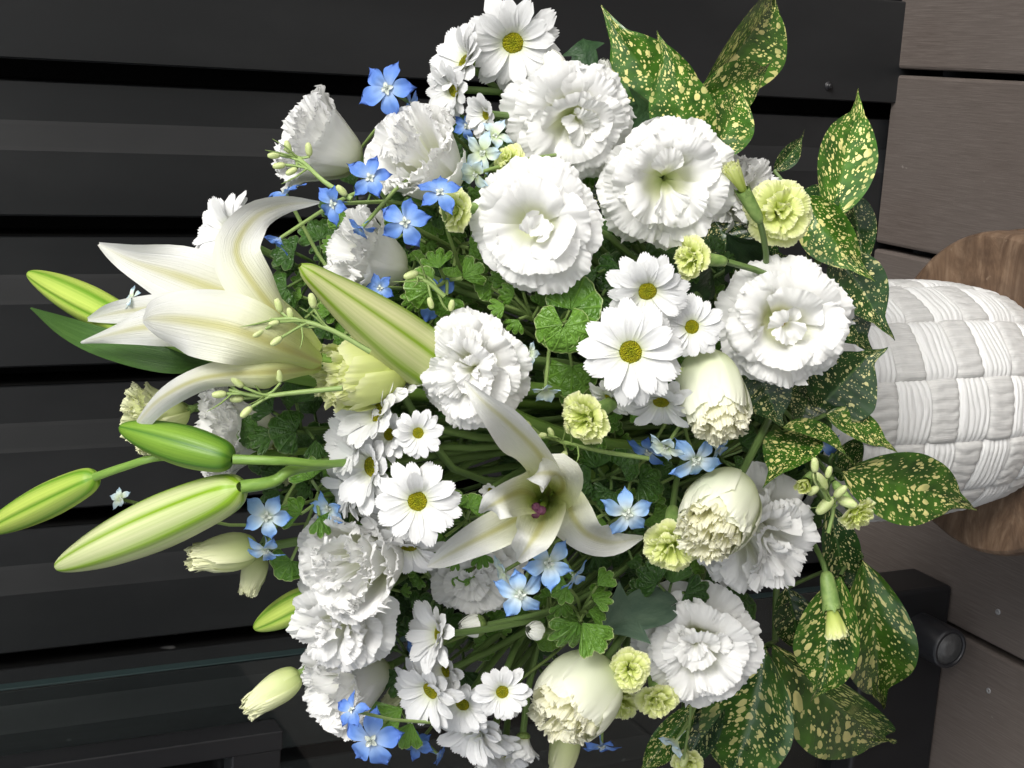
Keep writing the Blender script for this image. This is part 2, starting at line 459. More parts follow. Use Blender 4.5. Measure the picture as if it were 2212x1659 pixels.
YW = deckp(1900, 500).y
deck = tag(bpy.data.objects.new('deck', None), kind='structure'); col.objects.link(deck)
gap0, pitch = 0.2257, 0.1690
def plank_mesh(w, l):
    mb = MB(); b = 0.003; h = 0.024
    xs = [(-w / 2, -b), (-w / 2 + b * 0.3, -b * 0.3), (-w / 2 + b, 0), (w / 2 - b, 0), (w / 2 - b * 0.3, -b * 0.3), (w / 2, -b), (w / 2, -h), (-w / 2, -h), (-w / 2, -b)]
    def fn(s, t):
        k = min(int(round(t * 8)), 8); x, z = xs[k]; return Vector((x, (s - 0.5) * l, z))
    mb.grid(2, 9, fn)
    me = mb.build('plank', MT['deck'], False); return me
pl = plank_mesh(pitch - 0.006, 3.2)
for k in range(-9, 9):
    o = put('plank', pl, deck, Matrix.Translation((gap0 + pitch * (k + 0.5), YW + 0.004 - 1.6, rnd(-0.0008, 0.0008))))
def screw_mesh():
    mb = MB(); mb.grid(5, 13, lathe_fn([(0.0001, -0.0006), (0.0009, -0.0004), (0.0011, 0.0003), (0.0026, 0.0004), (0.003, -0.002)])); return mb.build('screw', MT['screw'])
sc_me = screw_mesh()
for px in ((2155, 1322), (2135, 1492)):
    put('screw', sc_me, deck, Matrix.Translation(deckp(*px)))
# dark joist bed under the gaps
mb = MB(); mb.box((-2.4, -3.5, -0.09), (2.4, YW + 0.6, -0.06))
tag(put('deck_base', mb.build('deck_base', MT['slot'], False)), kind='structure')

wall = thing('metal_wall', 'black corrugated metal wall with vertical ribs behind the flowers', 'wall', Matrix.Translation((0, YW + .012, 0)))
WZ0, WZ1 = -0.055, 2.4
def wall_piece(name, pts, mat):
    mb = MB()
    for (a, b) in zip(pts[:-1], pts[1:]):
        mb.grid(2, 2, lambda s, t, a=a, b=b: Vector((a[0] + (b[0] - a[0]) * t, a[1] + (b[1] - a[1]) * t, WZ0 + (WZ1 - WZ0) * s)))
    return put(name, mb.build(name, mat, False), wall)
per = 0.1168
dB, dS = -0.0066, 0.045
def rib(x0, bw):
    """one rib, from the right edge of its slot leftwards: slot, recessed flat, slope, raised face"""
    s = 0.0155; a = 0.0315; sl = 0.019
    x1 = x0 - s; x2 = x1 - a; x3 = x2 - sl; x4 = x3 - bw
    wall_piece('slot', [(x0 - 0.0006, dB + 0.002), (x0 - 0.0006, dS), (x1, dS), (x1, 0.001)], MT['slot'])
    r = 0.0015
    wall_piece('panel', [(x1, 0.004), (x1 - r, 0), (x2 + r, 0), (x2 - r, -0.001), (x3 + r, dB + 0.001), (x3 - r, dB), (x4 + r, dB), (x4, dB + 0.0015), (x4, dB + 0.012)], MT['wall'])
    return x4
x = 0.1957
wall_piece('panel', [(0.2915, dB + 0.02), (0.2915, dB - 0.006), (0.2900, dB - 0.0075), (x + 0.001, dB - 0.0075), (x, dB - 0.006), (x, dB + 0.012)], MT['wall'])
x9 = x
for k in range(11): x9 = rib(x9, per - 0.066)

for k in range(12): rib(0.2915 + per * (12 - k), per - 0.066)
# wall screw
pb = Wp(1790, 186, YW + .012 + dB - 0.0075)
mb = MB(); mb.grid(8, 13, lathe_fn([(0.0001, 0.0042), (0.002, 0.0042), (0.0026, 0.0036), (0.003, 0.001), (0.0045, 0.0008), (0.0046, 0.0)]))
put('screw', mb.build('wall_screw', MT['black']), wall, Matrix.Translation(pb - Vector((0, YW + .012, 0))) @ Matrix.Rotation(R(90), 4, 'X'))

# glass partition to the side
glass_y = deckp(2055, 1300).y
pg = Wp(0, 1497, glass_y + 0.03); 
gm = Mat('tinted_glass'); gm.b.inputs['Base Color'].default_value = (0.80, 0.88, 0.87, 1); gm.set(0.02, 0.5)
gm.b.inputs['Transmission Weight'].default_value = 1.0; gm.b.inputs['IOR'].default_value = 1.45
MT['glass'] = gm.m
rail = thing('glass_panel', 'tall clear glass panel held in a low black floor rail', 'glass panel', Matrix.Translation((-0.27, glass_y, 0)))
e0 = deckp(2052, 1262).x
mb = MB(); bx = (e0 + 0.27)
def rounded_box(lo, hi, b):
    mb = MB()
    def fn(s, t): return Vector((0, 0, 0))
    import bmesh
    bm = bmesh.new(); bmesh.ops.create_cube(bm, size=1.0)
    for v in bm.verts:
        v.co = Vector([lo[k] + (v.co[k] + 0.5) * (hi[k] - lo[k]) for k in range(3)])
    bmesh.ops.bevel(bm, geom=list(bm.edges), offset=b, segments=3, profile=0.5, affect='EDGES')
    return bm
def bm_mesh(bm, name, mat, smooth=False):
    me = bpy.data.meshes.new(name); bm.to_mesh(me); bm.free(); me.materials.append(mat)
    me.polygons.foreach_set('use_smooth', [smooth] * len(me.polygons)); return me
put('rail', bm_mesh(rounded_box((-1.0, 0, 0.0), (bx, 0.055, 0.098), 0.004), 'rail', MT['black']), rail)
gx = Wp(0, 1497, glass_y + 0.02).x + 0.27
put('pane', bm_mesh(rounded_box((-1.0, 0.022, 0.094), (gx, 0.032, 1.9), 0.0012), 'pane', MT['glass']), rail)
MT['glass_edge'] = simple('polished_glass_edge', (0.012, 0.022, 0.022), (0.02, 0.034, 0.034), 6, 0.3)
put('pane_edge', bm_mesh(rounded_box((gx + .0002, 0.0222, 0.094), (gx + .0016, 0.0318, 1.9), 0.0006), 'pane_edge', MT['glass_edge']), rail)
mb = MB(); mb.grid(6, 17, lathe_fn([(0.0001, 0.0012), (0.003, 0.001), (0.0045, 0.0004), (0.0046, -0.002), (0.0046, -0.003), (0.004, -0.004)]))
put('screw', mb.build('rail_screw', MT['bee']), rail, Matrix.Translation((bx, 0.028, 0.080)) @ Matrix.Rotation(R(90), 4, 'Y'))
kx = Wp(1990, 1365, glass_y).x + 0.27; kz = Wp(1985, 1365, glass_y).z
mb = MB(); mb.grid(8, 25, lathe_fn([(0.0190, -0.004), (0.0190, 0.03), (0.0190, 0.040), (0.0187, 0.0425), (0.0176, 0.0435), (0.0155, 0.0435), (0.0150, 0.042), (0.0149, 0.040)]))
MT['satin'] = painted_metal('satin_black', (0.014, 0.014, 0.016), 0.30)
kn = put('knob', mb.build('knob', MT['satin']), rail, Matrix.Translation((kx, 0, kz)) @ Matrix.Rotation(R(90), 4, 'X'))
mb = MB(); mb.grid(6, 25, lathe_fn([(0.0150, 0.0405), (0.0146, 0.0412), (0.009, 0.0412), (0.0085, 0.0425), (0.004, 0.0428), (0.0001, 0.0428)]))
MT['greycap'] = simple('grey_metal_cap', (0.05, 0.05, 0.05), (0.09, 0.09, 0.09), 20, 0.35)
put('cap', mb.build('cap', MT['greycap']), kn)
# black handle frame fixed on the glass
ha = Wp(560, 1640, glass_y + 0.012); hb = Wp(505, 1578, glass_y + 0.012); hc = Wp(440, 1632, glass_y + 0.012)
hl = thing('door_handle', 'black square bar handle standing off the glass panel', 'handle', Matrix.Translation(hb))
def bar(lo, hi): return bm_mesh(rounded_box(lo, hi, 0.0012), 'bar', MT['black'])
put('grip', bar((-0.016, -0.012, -0.035), (0.0, 0.014, 0.75)), hl)
put('grip', bar((-0.085, -0.012, -0.035), (-0.066, 0.014, 0.75)), hl)
put('crossbar', bar((-0.0665, -0.011, -0.034), (-0.0155, 0.0135, 0.004)), hl)

# stool
def stool_mat():
    M = Mat('stool_wood'); co = M.new('ShaderNodeTexCoord').outputs['Object']
    gr = M.noise(M.mapping(co, (13, 38, 38)), 1.0, 7, 0.7, 2.6)
    bl = M.noise(M.mapping(co, (16, 22, 22)), 1.0, 4, 0.6, 1.0)
    c = M.ramp(gr, [(0.25, (0.075, 0.043, 0.026)), (0.5, (0.175, 0.112, 0.070)), (0.75, (0.31, 0.22, 0.15))])
    c = M.mix(M.ramp(bl, [(0.35, 0.7), (0.60, 0.0)]), c, (0.055, 0.034, 0.023))
    sp = M.noise(M.mapping(co, (75, 60, 60)), 1.0, 3, 0.6)
    c = M.mix(M.ramp(sp, [(0.68, 0.0), (0.74, 0.5)]), c, (0.34, 0.26, 0.19))
    M.color(c); M.set(0.55, 0.35); M.bump(gr, 0.5, 0.0012)
    return M.m
MT['stool'] = stool_mat()
stool = thing('wooden_stool', 'round brown wooden stool under the white basket', 'stool', Matrix.Identity(4))
SR = 0.1165
mb = MB()
sprof = [(0.0001, STOOL_H), (0.05, STOOL_H), (SR * 0.9, STOOL_H - 0.0008), (SR * 0.975, STOOL_H - 0.002), (SR, STOOL_H - 0.008), (SR * 1.005, STOOL_H - 0.02), (SR * 0.985, STOOL_H - 0.034), (SR * 0.93, STOOL_H - 0.038), (0.0001, STOOL_H - 0.038)]
def stf(s, t):
    v = lathe_fn(sprof)(s, t); a = t * 2 * PI
    k = 1 + 0.012 * n3(math.cos(a) * 2, math.sin(a) * 2, 3) + 0.004 * n3(math.cos(a) * 9, math.sin(a) * 9, 1)
    return Vector((v.x * k, v.y * k, v.z))
mb.grid(41, 73, stf); put('seat', mb.build('seat', MT['stool']), stool)
for k in range(3):
    a = R(30 + 120 * k); p = Vector((math.cos(a), math.sin(a), 0))
    mb = MB(); mb.grid(6, 13, tube_fn([p * 0.062 + Vector((0, 0, STOOL_H - 0.036)), p * 0.075 + Vector((0, 0, 0.1)), p * 0.088], [0.014, 0.0135, 0.011]))
    put('leg', mb.build('leg', MT['stool']), stool)

# ------------------------------------------------------------------ basket
def basket_mat(name, ca, cb):
    M = Mat(name); uv = M.uv()
    fib = M.noise(M.mapping(uv, (64, 5, 1)), 1.0, 4, 0.75)
    cl = M.noise(M.mapping(uv, (6, 30, 1)), 1.0, 3)
    c = M.ramp(fib, [(0.25, ca), (0.6, cb)])
    c = M.mix(M.math('MULTIPLY', M.ramp(cl, [(0.4, 0.0), (0.7, 1.0)]), 0.3), c, (0.62, 0.61, 0.58))
    M.color(c); M.set(0.6, 0.3); M.bump(fib, 0.6, 0.0012)
    return M.m
MT['straw'] = basket_mat('white_straw', (0.54, 0.54, 0.53), (0.70, 0.70, 0.69))
MT['straw_sheen_tone'] = basket_mat('white_straw_sheen_tone', (0.36, 0.36, 0.35), (0.54, 0.535, 0.52))  # same white straw; duller sheen of the upright fibres painted in as grey
BH = 0.190; NB = 12; NR = 8; CH = BH / NR; AW = 0.0029
bprof = [(0.0705, 0.0), (0.0775, 0.038), (0.0795, 0.076), (0.0790, 0.114), (0.0765, 0.152), (0.072, 0.190)]
def br(h): return catmull(bprof, min(max(h / BH, 0), 1))[0]
def q(x): return math.tanh(3.0 * x) / math.tanh(3.0)
basket = thing('woven_basket', 'white basket woven from wide pleated paper strips holding the bouquet', 'basket', Matrix.Translation((0, 0, STOOL_H)))
BROT = R(8)
def pleat(t, a, seed):
    w = t * (5.6 + 1.6 * n3(math.floor(a + .5) * 3.3, seed, 6)) + 0.9 * n3(a * 0.9, seed, 0) + 0.5 * n3(a * 2.2, t * 2.0, seed)
    return 0.0010 * abs(math.sin(w * PI)) ** .6 + 0.0003 * n3(a * 3.1, t * 13, seed + 5)
for j in range(NR):
    sg = 1 if j % 2 == 0 else -1
    def hs_fn(s, t, j=j, sg=sg):
        a = s * 2 * PI; h = (j + 0.5 + (t - 0.5) * 1.0) * CH
        c = q(math.cos(NB * a / 2)) * sg
        wd = 0.99 + 0.10 * c
        h = (j + 0.5 + (t - 0.5) * wd) * CH
        e = abs(2 * t - 1)
        r = br(h) + AW * c + pleat(t, a * NB / (2 * PI), j * 3.7) - 0.0030 * e ** 14
        return Vector((r * math.cos(a + BROT), r * math.sin(a + BROT), h))
    mb = MB(); mb.grid(NB * 16 + 1, 39, hs_fn)
    put('weft_strip', mb.build('weft_strip', MT['straw']), basket)
for k in range(NB):
    sg = 1 if k % 2 == 0 else -1
    def vs_fn(s, t, k=k, sg=sg):
        h = s * BH; c = -q(math.cos(PI * (h / CH - 0.5))) * sg
        wd = 0.98 + 0.04 * c
        a = (k + (t - 0.5) * wd) * 2 * PI / NB; e = abs(2 * t - 1)
        r = br(h) + AW * c + pleat(t, h / CH, k * 5.1 + 50) - 0.0030 * e ** 14
        return Vector((r * math.cos(a + BROT), r * math.sin(a + BROT), h))
    mb = MB(); mb.grid(NR * 14 + 1, 39, vs_fn)
    put('stake_strip', mb.build('stake_strip', MT['straw_sheen_tone']), basket)
mb = MB(); mb.grid(9, 41, lathe_fn([(0.0001, 0.002), (0.02, 0.002), (0.052, 0.003), (0.062, 0.03), (0.066, 0.062), (0.069, 0.10), (0.068, 0.14), (0.066, 0.17), (0.066, 0.18)]))
put('lining', mb.build('lining', MT['slot']), basket)
foam = thing('floral_foam', 'dark green foam block inside the white basket', 'foam', Matrix.Translation((0, 0, STOOL_H)))
mb = MB(); mb.grid(6, 25, lathe_fn([(0.0001, 0.004), (0.044, 0.005), (0.060, 0.06), (0.064, 0.12), (0.060, 0.20), (0.0001, 0.215)]))
put('block', mb.build('block', MT['foam']), foam)
HUB = Vector((0, -0.015, STOOL_H + 0.19))

# ------------------------------------------------------------------ petals
def sector(name, prof, phi, seed, mat, ruf=0.08, frill=0.05, jag=0.05, side=0.2, nu=14, nv=61, tw=0.0):
    p1, p2, p3 = seed * 1.7, seed * 2.9, seed * 4.3
    def fn(s, tt):
        t = tt * 2 - 1
        jn = abs(n3(t * 10, seed, 7)) * 0.8 + abs(n3(t * 24, seed, 2)) * 0.8
        L = 1 - side * abs(t) ** 2.6 - jag * jn + 0.10 * n3(t * 1.8, seed, 9)
        se = max(s * L, 0)
        r, z = catmull(prof, min(se, 1))
        r2, z2 = catmull(prof, min(se + 0.02, 1)); r1, z1 = catmull(prof, max(se - 0.02, 0))
        dr, dz = r2 - r1, z2 - z1; ln = math.hypot(dr, dz) + 1e-9
        nr, nz = -dz / ln, dr / ln
        e = sm(0.25, 1.0, s)
        off = ruf * e * (0.55 * math.sin(t * 3.6 + p1) + 0.9 * n3(t * 2.6, s * 1.2, seed))
        ef = sm(0.78, 1.0, s)
        off += frill * ef * (0.9 * n3(t * 7, s * 1.5, seed + 3) + 1.25 * n3(t * 17, s * 2, seed + 11))
        a = t * phi * (0.9 + 0.1 * s) + 0.05 * ef * n3(t * 8, s * 3, seed + 21) + tw * s
        r += nr * off; z += nz * off
        r = max(r, 0.003)
        return Vector((r * math.cos(a), r * math.sin(a), z + 0.05 * ruf / 0.08 * e * n3(t * 2.1, 4, seed)))
    return grid(name, nu, nv, fn, mat)

def lib(name, mat, rings, **base):
    out = []
    for ri, rg in enumerate(rings):
        kw = dict(base); rg = dict(rg)
        if rg.get('var', 5) == 5: rg['var'] = 7
        kw = dict(base); kw.update({k: v for k, v in rg.items() if k not in ('prof', 'phi', 'n', 'var', 'mat')})
        out.append((rg['n'], [sector(name, rg['prof'], rg['phi'], 3.1 * ri + 7.7 * v + len(name), rg.get('mat', mat), **kw) for v in range(rg.get('var', 5))]))
    return out

OPEN = [
    dict(prof=[(.05, -.85), (.28, -.64), (.58, -.40), (.84, -.30), (1.06, -.40)], phi=R(46), n=6, ruf=.15, frill=.05, jag=.06, side=.30),
    dict(prof=[(.05, -.85), (.26, -.54), (.52, -.22), (.78, -.10), (1.00, -.16)], phi=R(46), n=6, ruf=.16, frill=.055, jag=.06, side=.30),
    dict(prof=[(.05, -.85), (.22, -.48), (.44, -.05), (.68, .10), (.88, .09)], phi=R(48), n=5, ruf=.14, frill=.06, jag=.06, side=.30),
    dict(prof=[(.04, -.85), (.20, -.42), (.36, .06), (.54, .26), (.74, .29)], phi=R(50), n=5, ruf=.15, frill=.06, jag=.08),
    dict(prof=[(.03, -.75), (.12, -.34), (.24, .12), (.38, .32), (.56, .38)], phi=R(50), n=4, ruf=.15, frill=.06, jag=.08, nv=41),
    dict(prof=[(.02, -.55), (.06, -.20), (.12, .14), (.20, .32), (.32, .38)], phi=R(62), n=3, ruf=.14, frill=.06, jag=.08, nv=41),
]
CUP = [
    dict(prof=[(.05, -.85), (.28, -.64), (.58, -.40), (.84, -.28), (1.06, -.38)], phi=R(46), n=6, ruf=.15, frill=.05, jag=.06, side=.30),
    dict(prof=[(.05, -.85), (.26, -.54), (.52, -.22), (.78, -.08), (1.00, -.14)], phi=R(46), n=6, ruf=.16, frill=.055, jag=.06, side=.30),
    dict(prof=[(.05, -.70), (.24, -.42), (.46, -.02), (.68, .12), (.88, .10)], phi=R(50), n=5, ruf=.15, frill=.055, jag=.06, side=.30),
    dict(prof=[(.04, -.55), (.26, -.34), (.42, .04), (.56, .22), (.74, .24)], phi=R(56), n=4, ruf=.15, frill=.055, jag=.06, side=.30),
    dict(prof=[(.02, -.50), (.09, -.28), (.15, .0), (.25, .17), (.44, .22)], phi=R(60), n=2, ruf=.18, frill=.05, jag=.08, nv=41),
]
TRUMPET = [
    dict(prof=[(.05, -1.0), (.34, -.82), (.56, -.45), (.76, -.10), (1.02, .08)], phi=R(52), n=5, ruf=.11, frill=.07, jag=.07),
    dict(prof=[(.05, -1.0), (.30, -.74), (.50, -.32), (.68, .02), (.92, .18)], phi=R(50), n=5, ruf=.13, frill=.08, jag=.07),
    dict(prof=[(.04, -1.0), (.24, -.62), (.40, -.18), (.56, .12), (.76, .28)], phi=R(52), n=5, ruf=.13, frill=.09, jag=.07),
    dict(prof=[(.03, -1.0), (.16, -.5), (.26, -.05), (.38, .22), (.52, .34)], phi=R(56), n=4, ruf=.12, frill=.09, jag=.07, nv=41),
]
BELL = [
    dict(prof=[(.05, -1.0), (.40, -.84), (.66, -.45), (.82, -.06), (1.00, .10)], phi=R(54), n=5, ruf=.10, frill=.06, jag=.06),
    dict(prof=[(.05, -1.0), (.34, -.74), (.56, -.30), (.72, .06), (.88, .20)], phi=R(52), n=5, ruf=.13, frill=.08, jag=.06),
    dict(prof=[(.04, -1.0), (.26, -.62), (.44, -.12), (.58, .20), (.70, .34)], phi=R(52), n=5, ruf=.15, frill=.09, jag=.07),
    dict(prof=[(.04, -1.0), (.18, -.52), (.30, .02), (.40, .28), (.50, .40)], phi=R(54), n=4, ruf=.15, frill=.09, jag=.07),
    dict(prof=[(.03, -1.0), (.10, -.5), (.15, .05), (.20, .30), (.26, .42)], phi=R(60), n=3, ruf=.13, frill=.08, jag=.07, nv=41),
]
HALF = [
    dict(prof=[(.05, -1.0), (.46, -.88), (.70, -.45), (.74, .08), (.64, .46)], phi=R(62), n=4, ruf=.08, frill=.02, jag=.03, side=.24),
    dict(prof=[(.05, -1.0), (.40, -.80), (.60, -.35), (.66, .15), (.60, .56)], phi=R(60), n=4, ruf=.09, frill=.03, jag=.05, side=.16),
    dict(prof=[(.04, -.9), (.32, -.5), (.48, .05), (.54, .40), (.58, .70)], phi=R(44), n=6, ruf=.13, frill=.07, jag=.06, side=.16, mat='creamy'),
    dict(prof=[(.04, -.9), (.22, -.4), (.34, .1), (.40, .46), (.44, .80)], phi=R(44), n=6, ruf=.14, frill=.07, jag=.06, side=.16, mat='creamy'),
    dict(prof=[(.03, -.9), (.12, -.3), (.20, .2), (.24, .52), (.28, .86)], phi=R(56), n=4, ruf=.13, frill=.07, jag=.06, side=.16, mat='creamy', nv=41),
    dict(prof=[(.02, -.6), (.04, -.2), (.07, .25), (.10, .56), (.12, .86)], phi=R(80), n=2, ruf=.10, frill=.07, jag=.06, side=.16, mat='creamy', nv=41),
]
CLOSED = [
    dict(prof=[(.05, -1.0), (.34, -.86), (.50, -.45), (.44, .10), (.24, .62)], phi=R(75), n=4, ruf=.05, frill=.04, jag=.05, side=.22, tw=.5),
    dict(prof=[(.05, -1.0), (.26, -.8), (.40, -.35), (.34, .25), (.20, .72)], phi=R(70), n=4, ruf=.07, frill=.09, jag=.09, side=.12, tw=.5),
]
CARN = [
    dict(prof=[(.13, -.62), (.20, -.34), (.46, -.14), (.76, -.04), (1.0, -.10)], phi=R(46), n=6, ruf=.11, frill=.05, jag=.07, side=.22),
    dict(prof=[(.12, -.62), (.18, -.28), (.38, .06), (.62, .18), (.82, .17)], phi=R(46), n=5, ruf=.14, frill=.06, jag=.07, side=.2),
    dict(prof=[(.10, -.62), (.15, -.2), (.26, .14), (.42, .32), (.60, .37)], phi=R(46), n=5, ruf=.15, frill=.07, jag=.08, side=.2),
    dict(prof=[(.07, -.62), (.09, -.2), (.14, .18), (.22, .38), (.32, .44)], phi=R(56), n=4, ruf=.14, frill=.06, jag=.08, side=.2, nv=33),
]
CARNBUD = [
    dict(prof=[(.20, -.7), (.30, -.3), (.40, .1), (.46, .45), (.50, .72)], phi=R(50), n=5, ruf=.08, frill=.05, jag=.08, side=.16, nv=33),
    dict(prof=[(.14, -.7), (.20, -.2), (.28, .2), (.30, .5), (.32, .80)], phi=R(52), n=4, ruf=.09, frill=.07, jag=.08, side=.16, nv=33),
    dict(prof=[(.06, -.7), (.09, -.2), (.12, .2), (.14, .5), (.14, .84)], phi=R(60), n=3, ruf=.09, frill=.07, jag=.08, side=.16, nv=33),
]
def resolve(rings):
    return [{k: (MT[v] if k == 'mat' else v) for k, v in r.items()} for r in rings]
LIB = {
    ('open', 'white'): lib('petal', MT['white'], OPEN),
    ('cup', 'white'): lib('petal', MT['white'], CUP),
    ('trumpet', 'white'): lib('petal', MT['white'], TRUMPET),
    ('bell', 'white'): lib('petal', MT['white'], BELL),
    ('trumpet', 'greencream'): lib('petal', MT['greencream'], [dict(r, var=2) for r in TRUMPET]),
    ('half', 'cream'): lib('petal', MT['cream'], resolve([dict(r, var=4) for r in HALF])),
    ('closed', 'greencream'): lib('petal', MT['greencream'], [dict(r, var=3) for r in CLOSED]),
    ('half', 'lime'): lib('petal', MT['lime'], [dict({k: v for k, v in r.items() if k != 'mat'}, var=3) for r in HALF]),
    ('carn', 'lime'): lib('petal', MT['lime'], CARN),
    ('carnbud', 'lime'): lib('petal', MT['lime'], [dict(r, var=3) for r in CARNBUD]),
}

def stem_part(root, M, p0, ax, rad, target=None, mat='stem', bend=0.4, name='stem', n=7):
    """a stem from p0 (world) that leaves against `ax` and runs to the basket"""
    tg = target if target is not None else HUB + Vector((rnd(-.035, .035), rnd(-.03, .02), rnd(-.02, .0)))
    d = (tg - p0).length
    pts = bez(p0, p0 - ax * d * bend * 0.8, tg + (p0 - tg) * 0.25 + Vector((0, 0, d * 0.10)), tg, n)
    inv = M.inverted(); sc = M.to_scale()[0]
    lp = [inv @ p for p in pts]
    mb = MB(); mb.grid(n * 2 - 1, 9, tube_fn(lp, [rad / sc * 1.0, rad / sc, rad / sc * 1.1]))
    return put(name, mb.build(name, MT[mat]), root)

# shared small meshes -------------------------------------------------
def calyx_mesh():
    mb = MB(); mb.grid(6, 17, lathe_fn([(0.04, -1.16), (.075, -1.10), (.10, -1.02), (.12, -.94), (.09, -.88)]))
    for k in range(5):
        a0 = k * 2 * PI / 5
        def f(s, t, a0=a0):
            w = 0.055 * (1 - s) ** 0.8 + 0.004
            r = 0.10 + 0.26 * math.sin(s * 1.5) ; z = -1.0 + s * 0.46
            a = a0 + (t - .5) * 2 * w / max(r, .1)
            return Vector((r * math.cos(a), r * math.sin(a), z))
        mb.grid(7, 4, f)
    return mb.build('calyx', MT['calyx'])
CALYX = calyx_mesh()
def carn_calyx():
    mb = MB(); mb.grid(10, 21, lathe_fn([(0.05, -1.95), (.16, -1.9), (.235, -1.7), (.27, -1.3), (.285, -.95), (.30, -.7), (.27, -.5)]))
    for k in range(5):
        a0 = k * 2 * PI / 5
        def f(s, t, a0=a0):
            w = 0.19 * (1 - s); r = 0.30 + 0.05 * s; z = -.72 + s * .34
            a = a0 + (t - .5) * 2 * w / r; return Vector((r * math.cos(a), r * math.sin(a), z))
        mb.grid(5, 5, f)
    return mb.build('calyx', MT['calyx'])
CCALYX = carn_calyx()
def anthers_mesh():
    mb = MB()
    for k in range(6):
        a = k * PI / 3; r = .06
        p = Vector((r * math.cos(a), r * math.sin(a), -.30 + .03 * (k % 2)))
        mb.grid(4, 7, tube_fn([Vector((0, 0, -.8)), p - Vector((0, 0, .2)), p], [.012, .012, .012]))
        mb.grid(5, 7, tube_fn([p, p + Vector((0, 0, .05)), p + Vector((0, 0, .11))], [.005, .035, .008]))
    return mb.build('stamens', MT['anther'])
ANTH = anthers_mesh()

def ruffled(name, cat, kind, colr, x, y, dpx, ax, label, off=0.0, group=None, jit=0.15, tip=0.0, stem=True, anth=False, calyx=True, roll=None):
    p = Wt(x, y, off); s = p2m(p, dpx) / 2 / (1.02 if kind != 'half' and kind != 'closed' else 0.66)
    a = vd(*ax)
    M = frame(p, a, s, rnd(0, 6.28) if roll is None else roll) @ Matrix.Diagonal((rnd(.95, 1.05), rnd(.93, 1.07), rnd(.88, 1.22), 1))
    jit = jit * rnd(.7, 1.5)
    t = thing(name, label, cat, M, group)
    for ri, (n, ms) in enumerate(LIB[(kind, colr)]):
        a0 = rnd(0, 6.28)
        for k in range(n):
            ang = a0 + k * 2 * PI / n + rnd(-.12, .12)
            m = Matrix.Rotation(ang, 4, 'Z') @ Matrix.Translation((0, 0, -.8)) @ Matrix.Rotation(rnd(-jit, jit) * (0.5 + .25 * ri), 4, 'Y') @ Matrix.Rotation(rnd(-jit, jit) * .6, 4, 'X') @ Matrix.Translation((0, 0, .8)) @ Matrix.Scale(rnd(.93, 1.05), 4)
            put('petal', random.choice(ms), t, m)
    iscarn = kind.startswith('carn')
    if calyx: put('calyx', CCALYX if iscarn else CALYX, t, Matrix.Scale(.95 if kind == 'carn' else (1.30 if kind == 'carnbud' else 1), 4) if iscarn else None)
    if anth: put('stamens', ANTH, t)
    if stem:
        b = M @ Vector((0, 0, -1.85 if kind == 'carn' else (-2.45 if kind == 'carnbud' else -1.1)))
        stem_part(t, M, b, a, 0.0021 if not iscarn else 0.0016, bend=.12 if kind == 'carnbud' else .4)
    return t

G_L = 'white ruffled lisianthus blooms'
LIS = [
 ('cup', 1155, 488, 284, (-.10, .12, 1), .030, 'round frilled white lisianthus with two hollows in its middle, above the green leaf trio'),
 ('cup', 1447, 402, 280, (.05, .30, .95), .025, 'large frilled white lisianthus touching the lime carnation bud'),
 ('open', 1622, 412, 195, (.62, -.15, .6), -.030, 'white lisianthus half hidden behind a larger bloom, beside the lime carnation'),
 ('cup', 1240, 266, 282, (.05, .45, .85), .010, 'frilled white lisianthus with a pointed side petal, beside the big speckled leaves'),
 ('bell', 892, 328, 246, (-.46, -.36, .68), .010, 'cupped white lisianthus just above the blue florets'),
 ('trumpet', 662, 300, 246, (-.84, -.34, .36), -.02, 'white lisianthus seen from the side with green buds crossing it'),
 ('trumpet', 768, 545, 218, (-.80, -.26, .46), -.012, 'white lisianthus trumpet in side view behind the big cream lily bud'),
 ('open', 1018, 800, 262, (-.12, .10, 1), .028, 'white lisianthus in the centre that a lily petal tip points at'),
 ('cup', 1702, 695, 296, (.10, .06, 1), .030, 'frilled white lisianthus with yellow stamens, next to the basket'),
 ('open', 1642, 1172, 278, (.30, .45, .75), .012, 'white lisianthus partly covered by a plump cream bud'),
 ('open', 1508, 1398, 272, (-.05, .12, 1), .015, 'frilled white lisianthus beside the two small lime carnations'),
 ('bell', 750, 1220, 262, (-.50, .10, .75), .012, 'topmost bloom of the crowded white lisianthus trio'),
 ('open', 725, 1345, 262, (-.50, .30, .78), .006, 'middle bloom of the crowded white lisianthus trio'),
 ('trumpet', 725, 1492, 240, (-.74, .26, .52), -.004, 'lowest bloom of the crowded white lisianthus trio, above a bright blue floret'),
 ('open', 1022, 1248, 222, (-.05, .35, .85), -.026, 'shaded white lisianthus behind the open lily and pale blue florets'),
 ('trumpet', 480, 935, 240, (-.85, .02, .42), -.03, 'white lisianthus turned away behind the green lily buds'),
]
for (k, x, y, d, a, off, lb) in LIS:
    ruffled('lisianthus', 'flower', k, 'white', x, y, d, a, lb, off, G_L, anth=(x == 1702))
ruffled('lisianthus', 'flower', 'trumpet', 'greencream', 312, 908, 180, (-.84, .22, .42), 'greenish cream frilled lisianthus behind the curled tip of the open lily', -.03)
ruffled('lisianthus', 'flower', 'trumpet', 'greencream', 600, 1000, 110, (-.6, .3, .5), 'pale yellow lisianthus deep behind the lily bud stems', -.06)
G_B = 'plump half-open cream lisianthus buds'
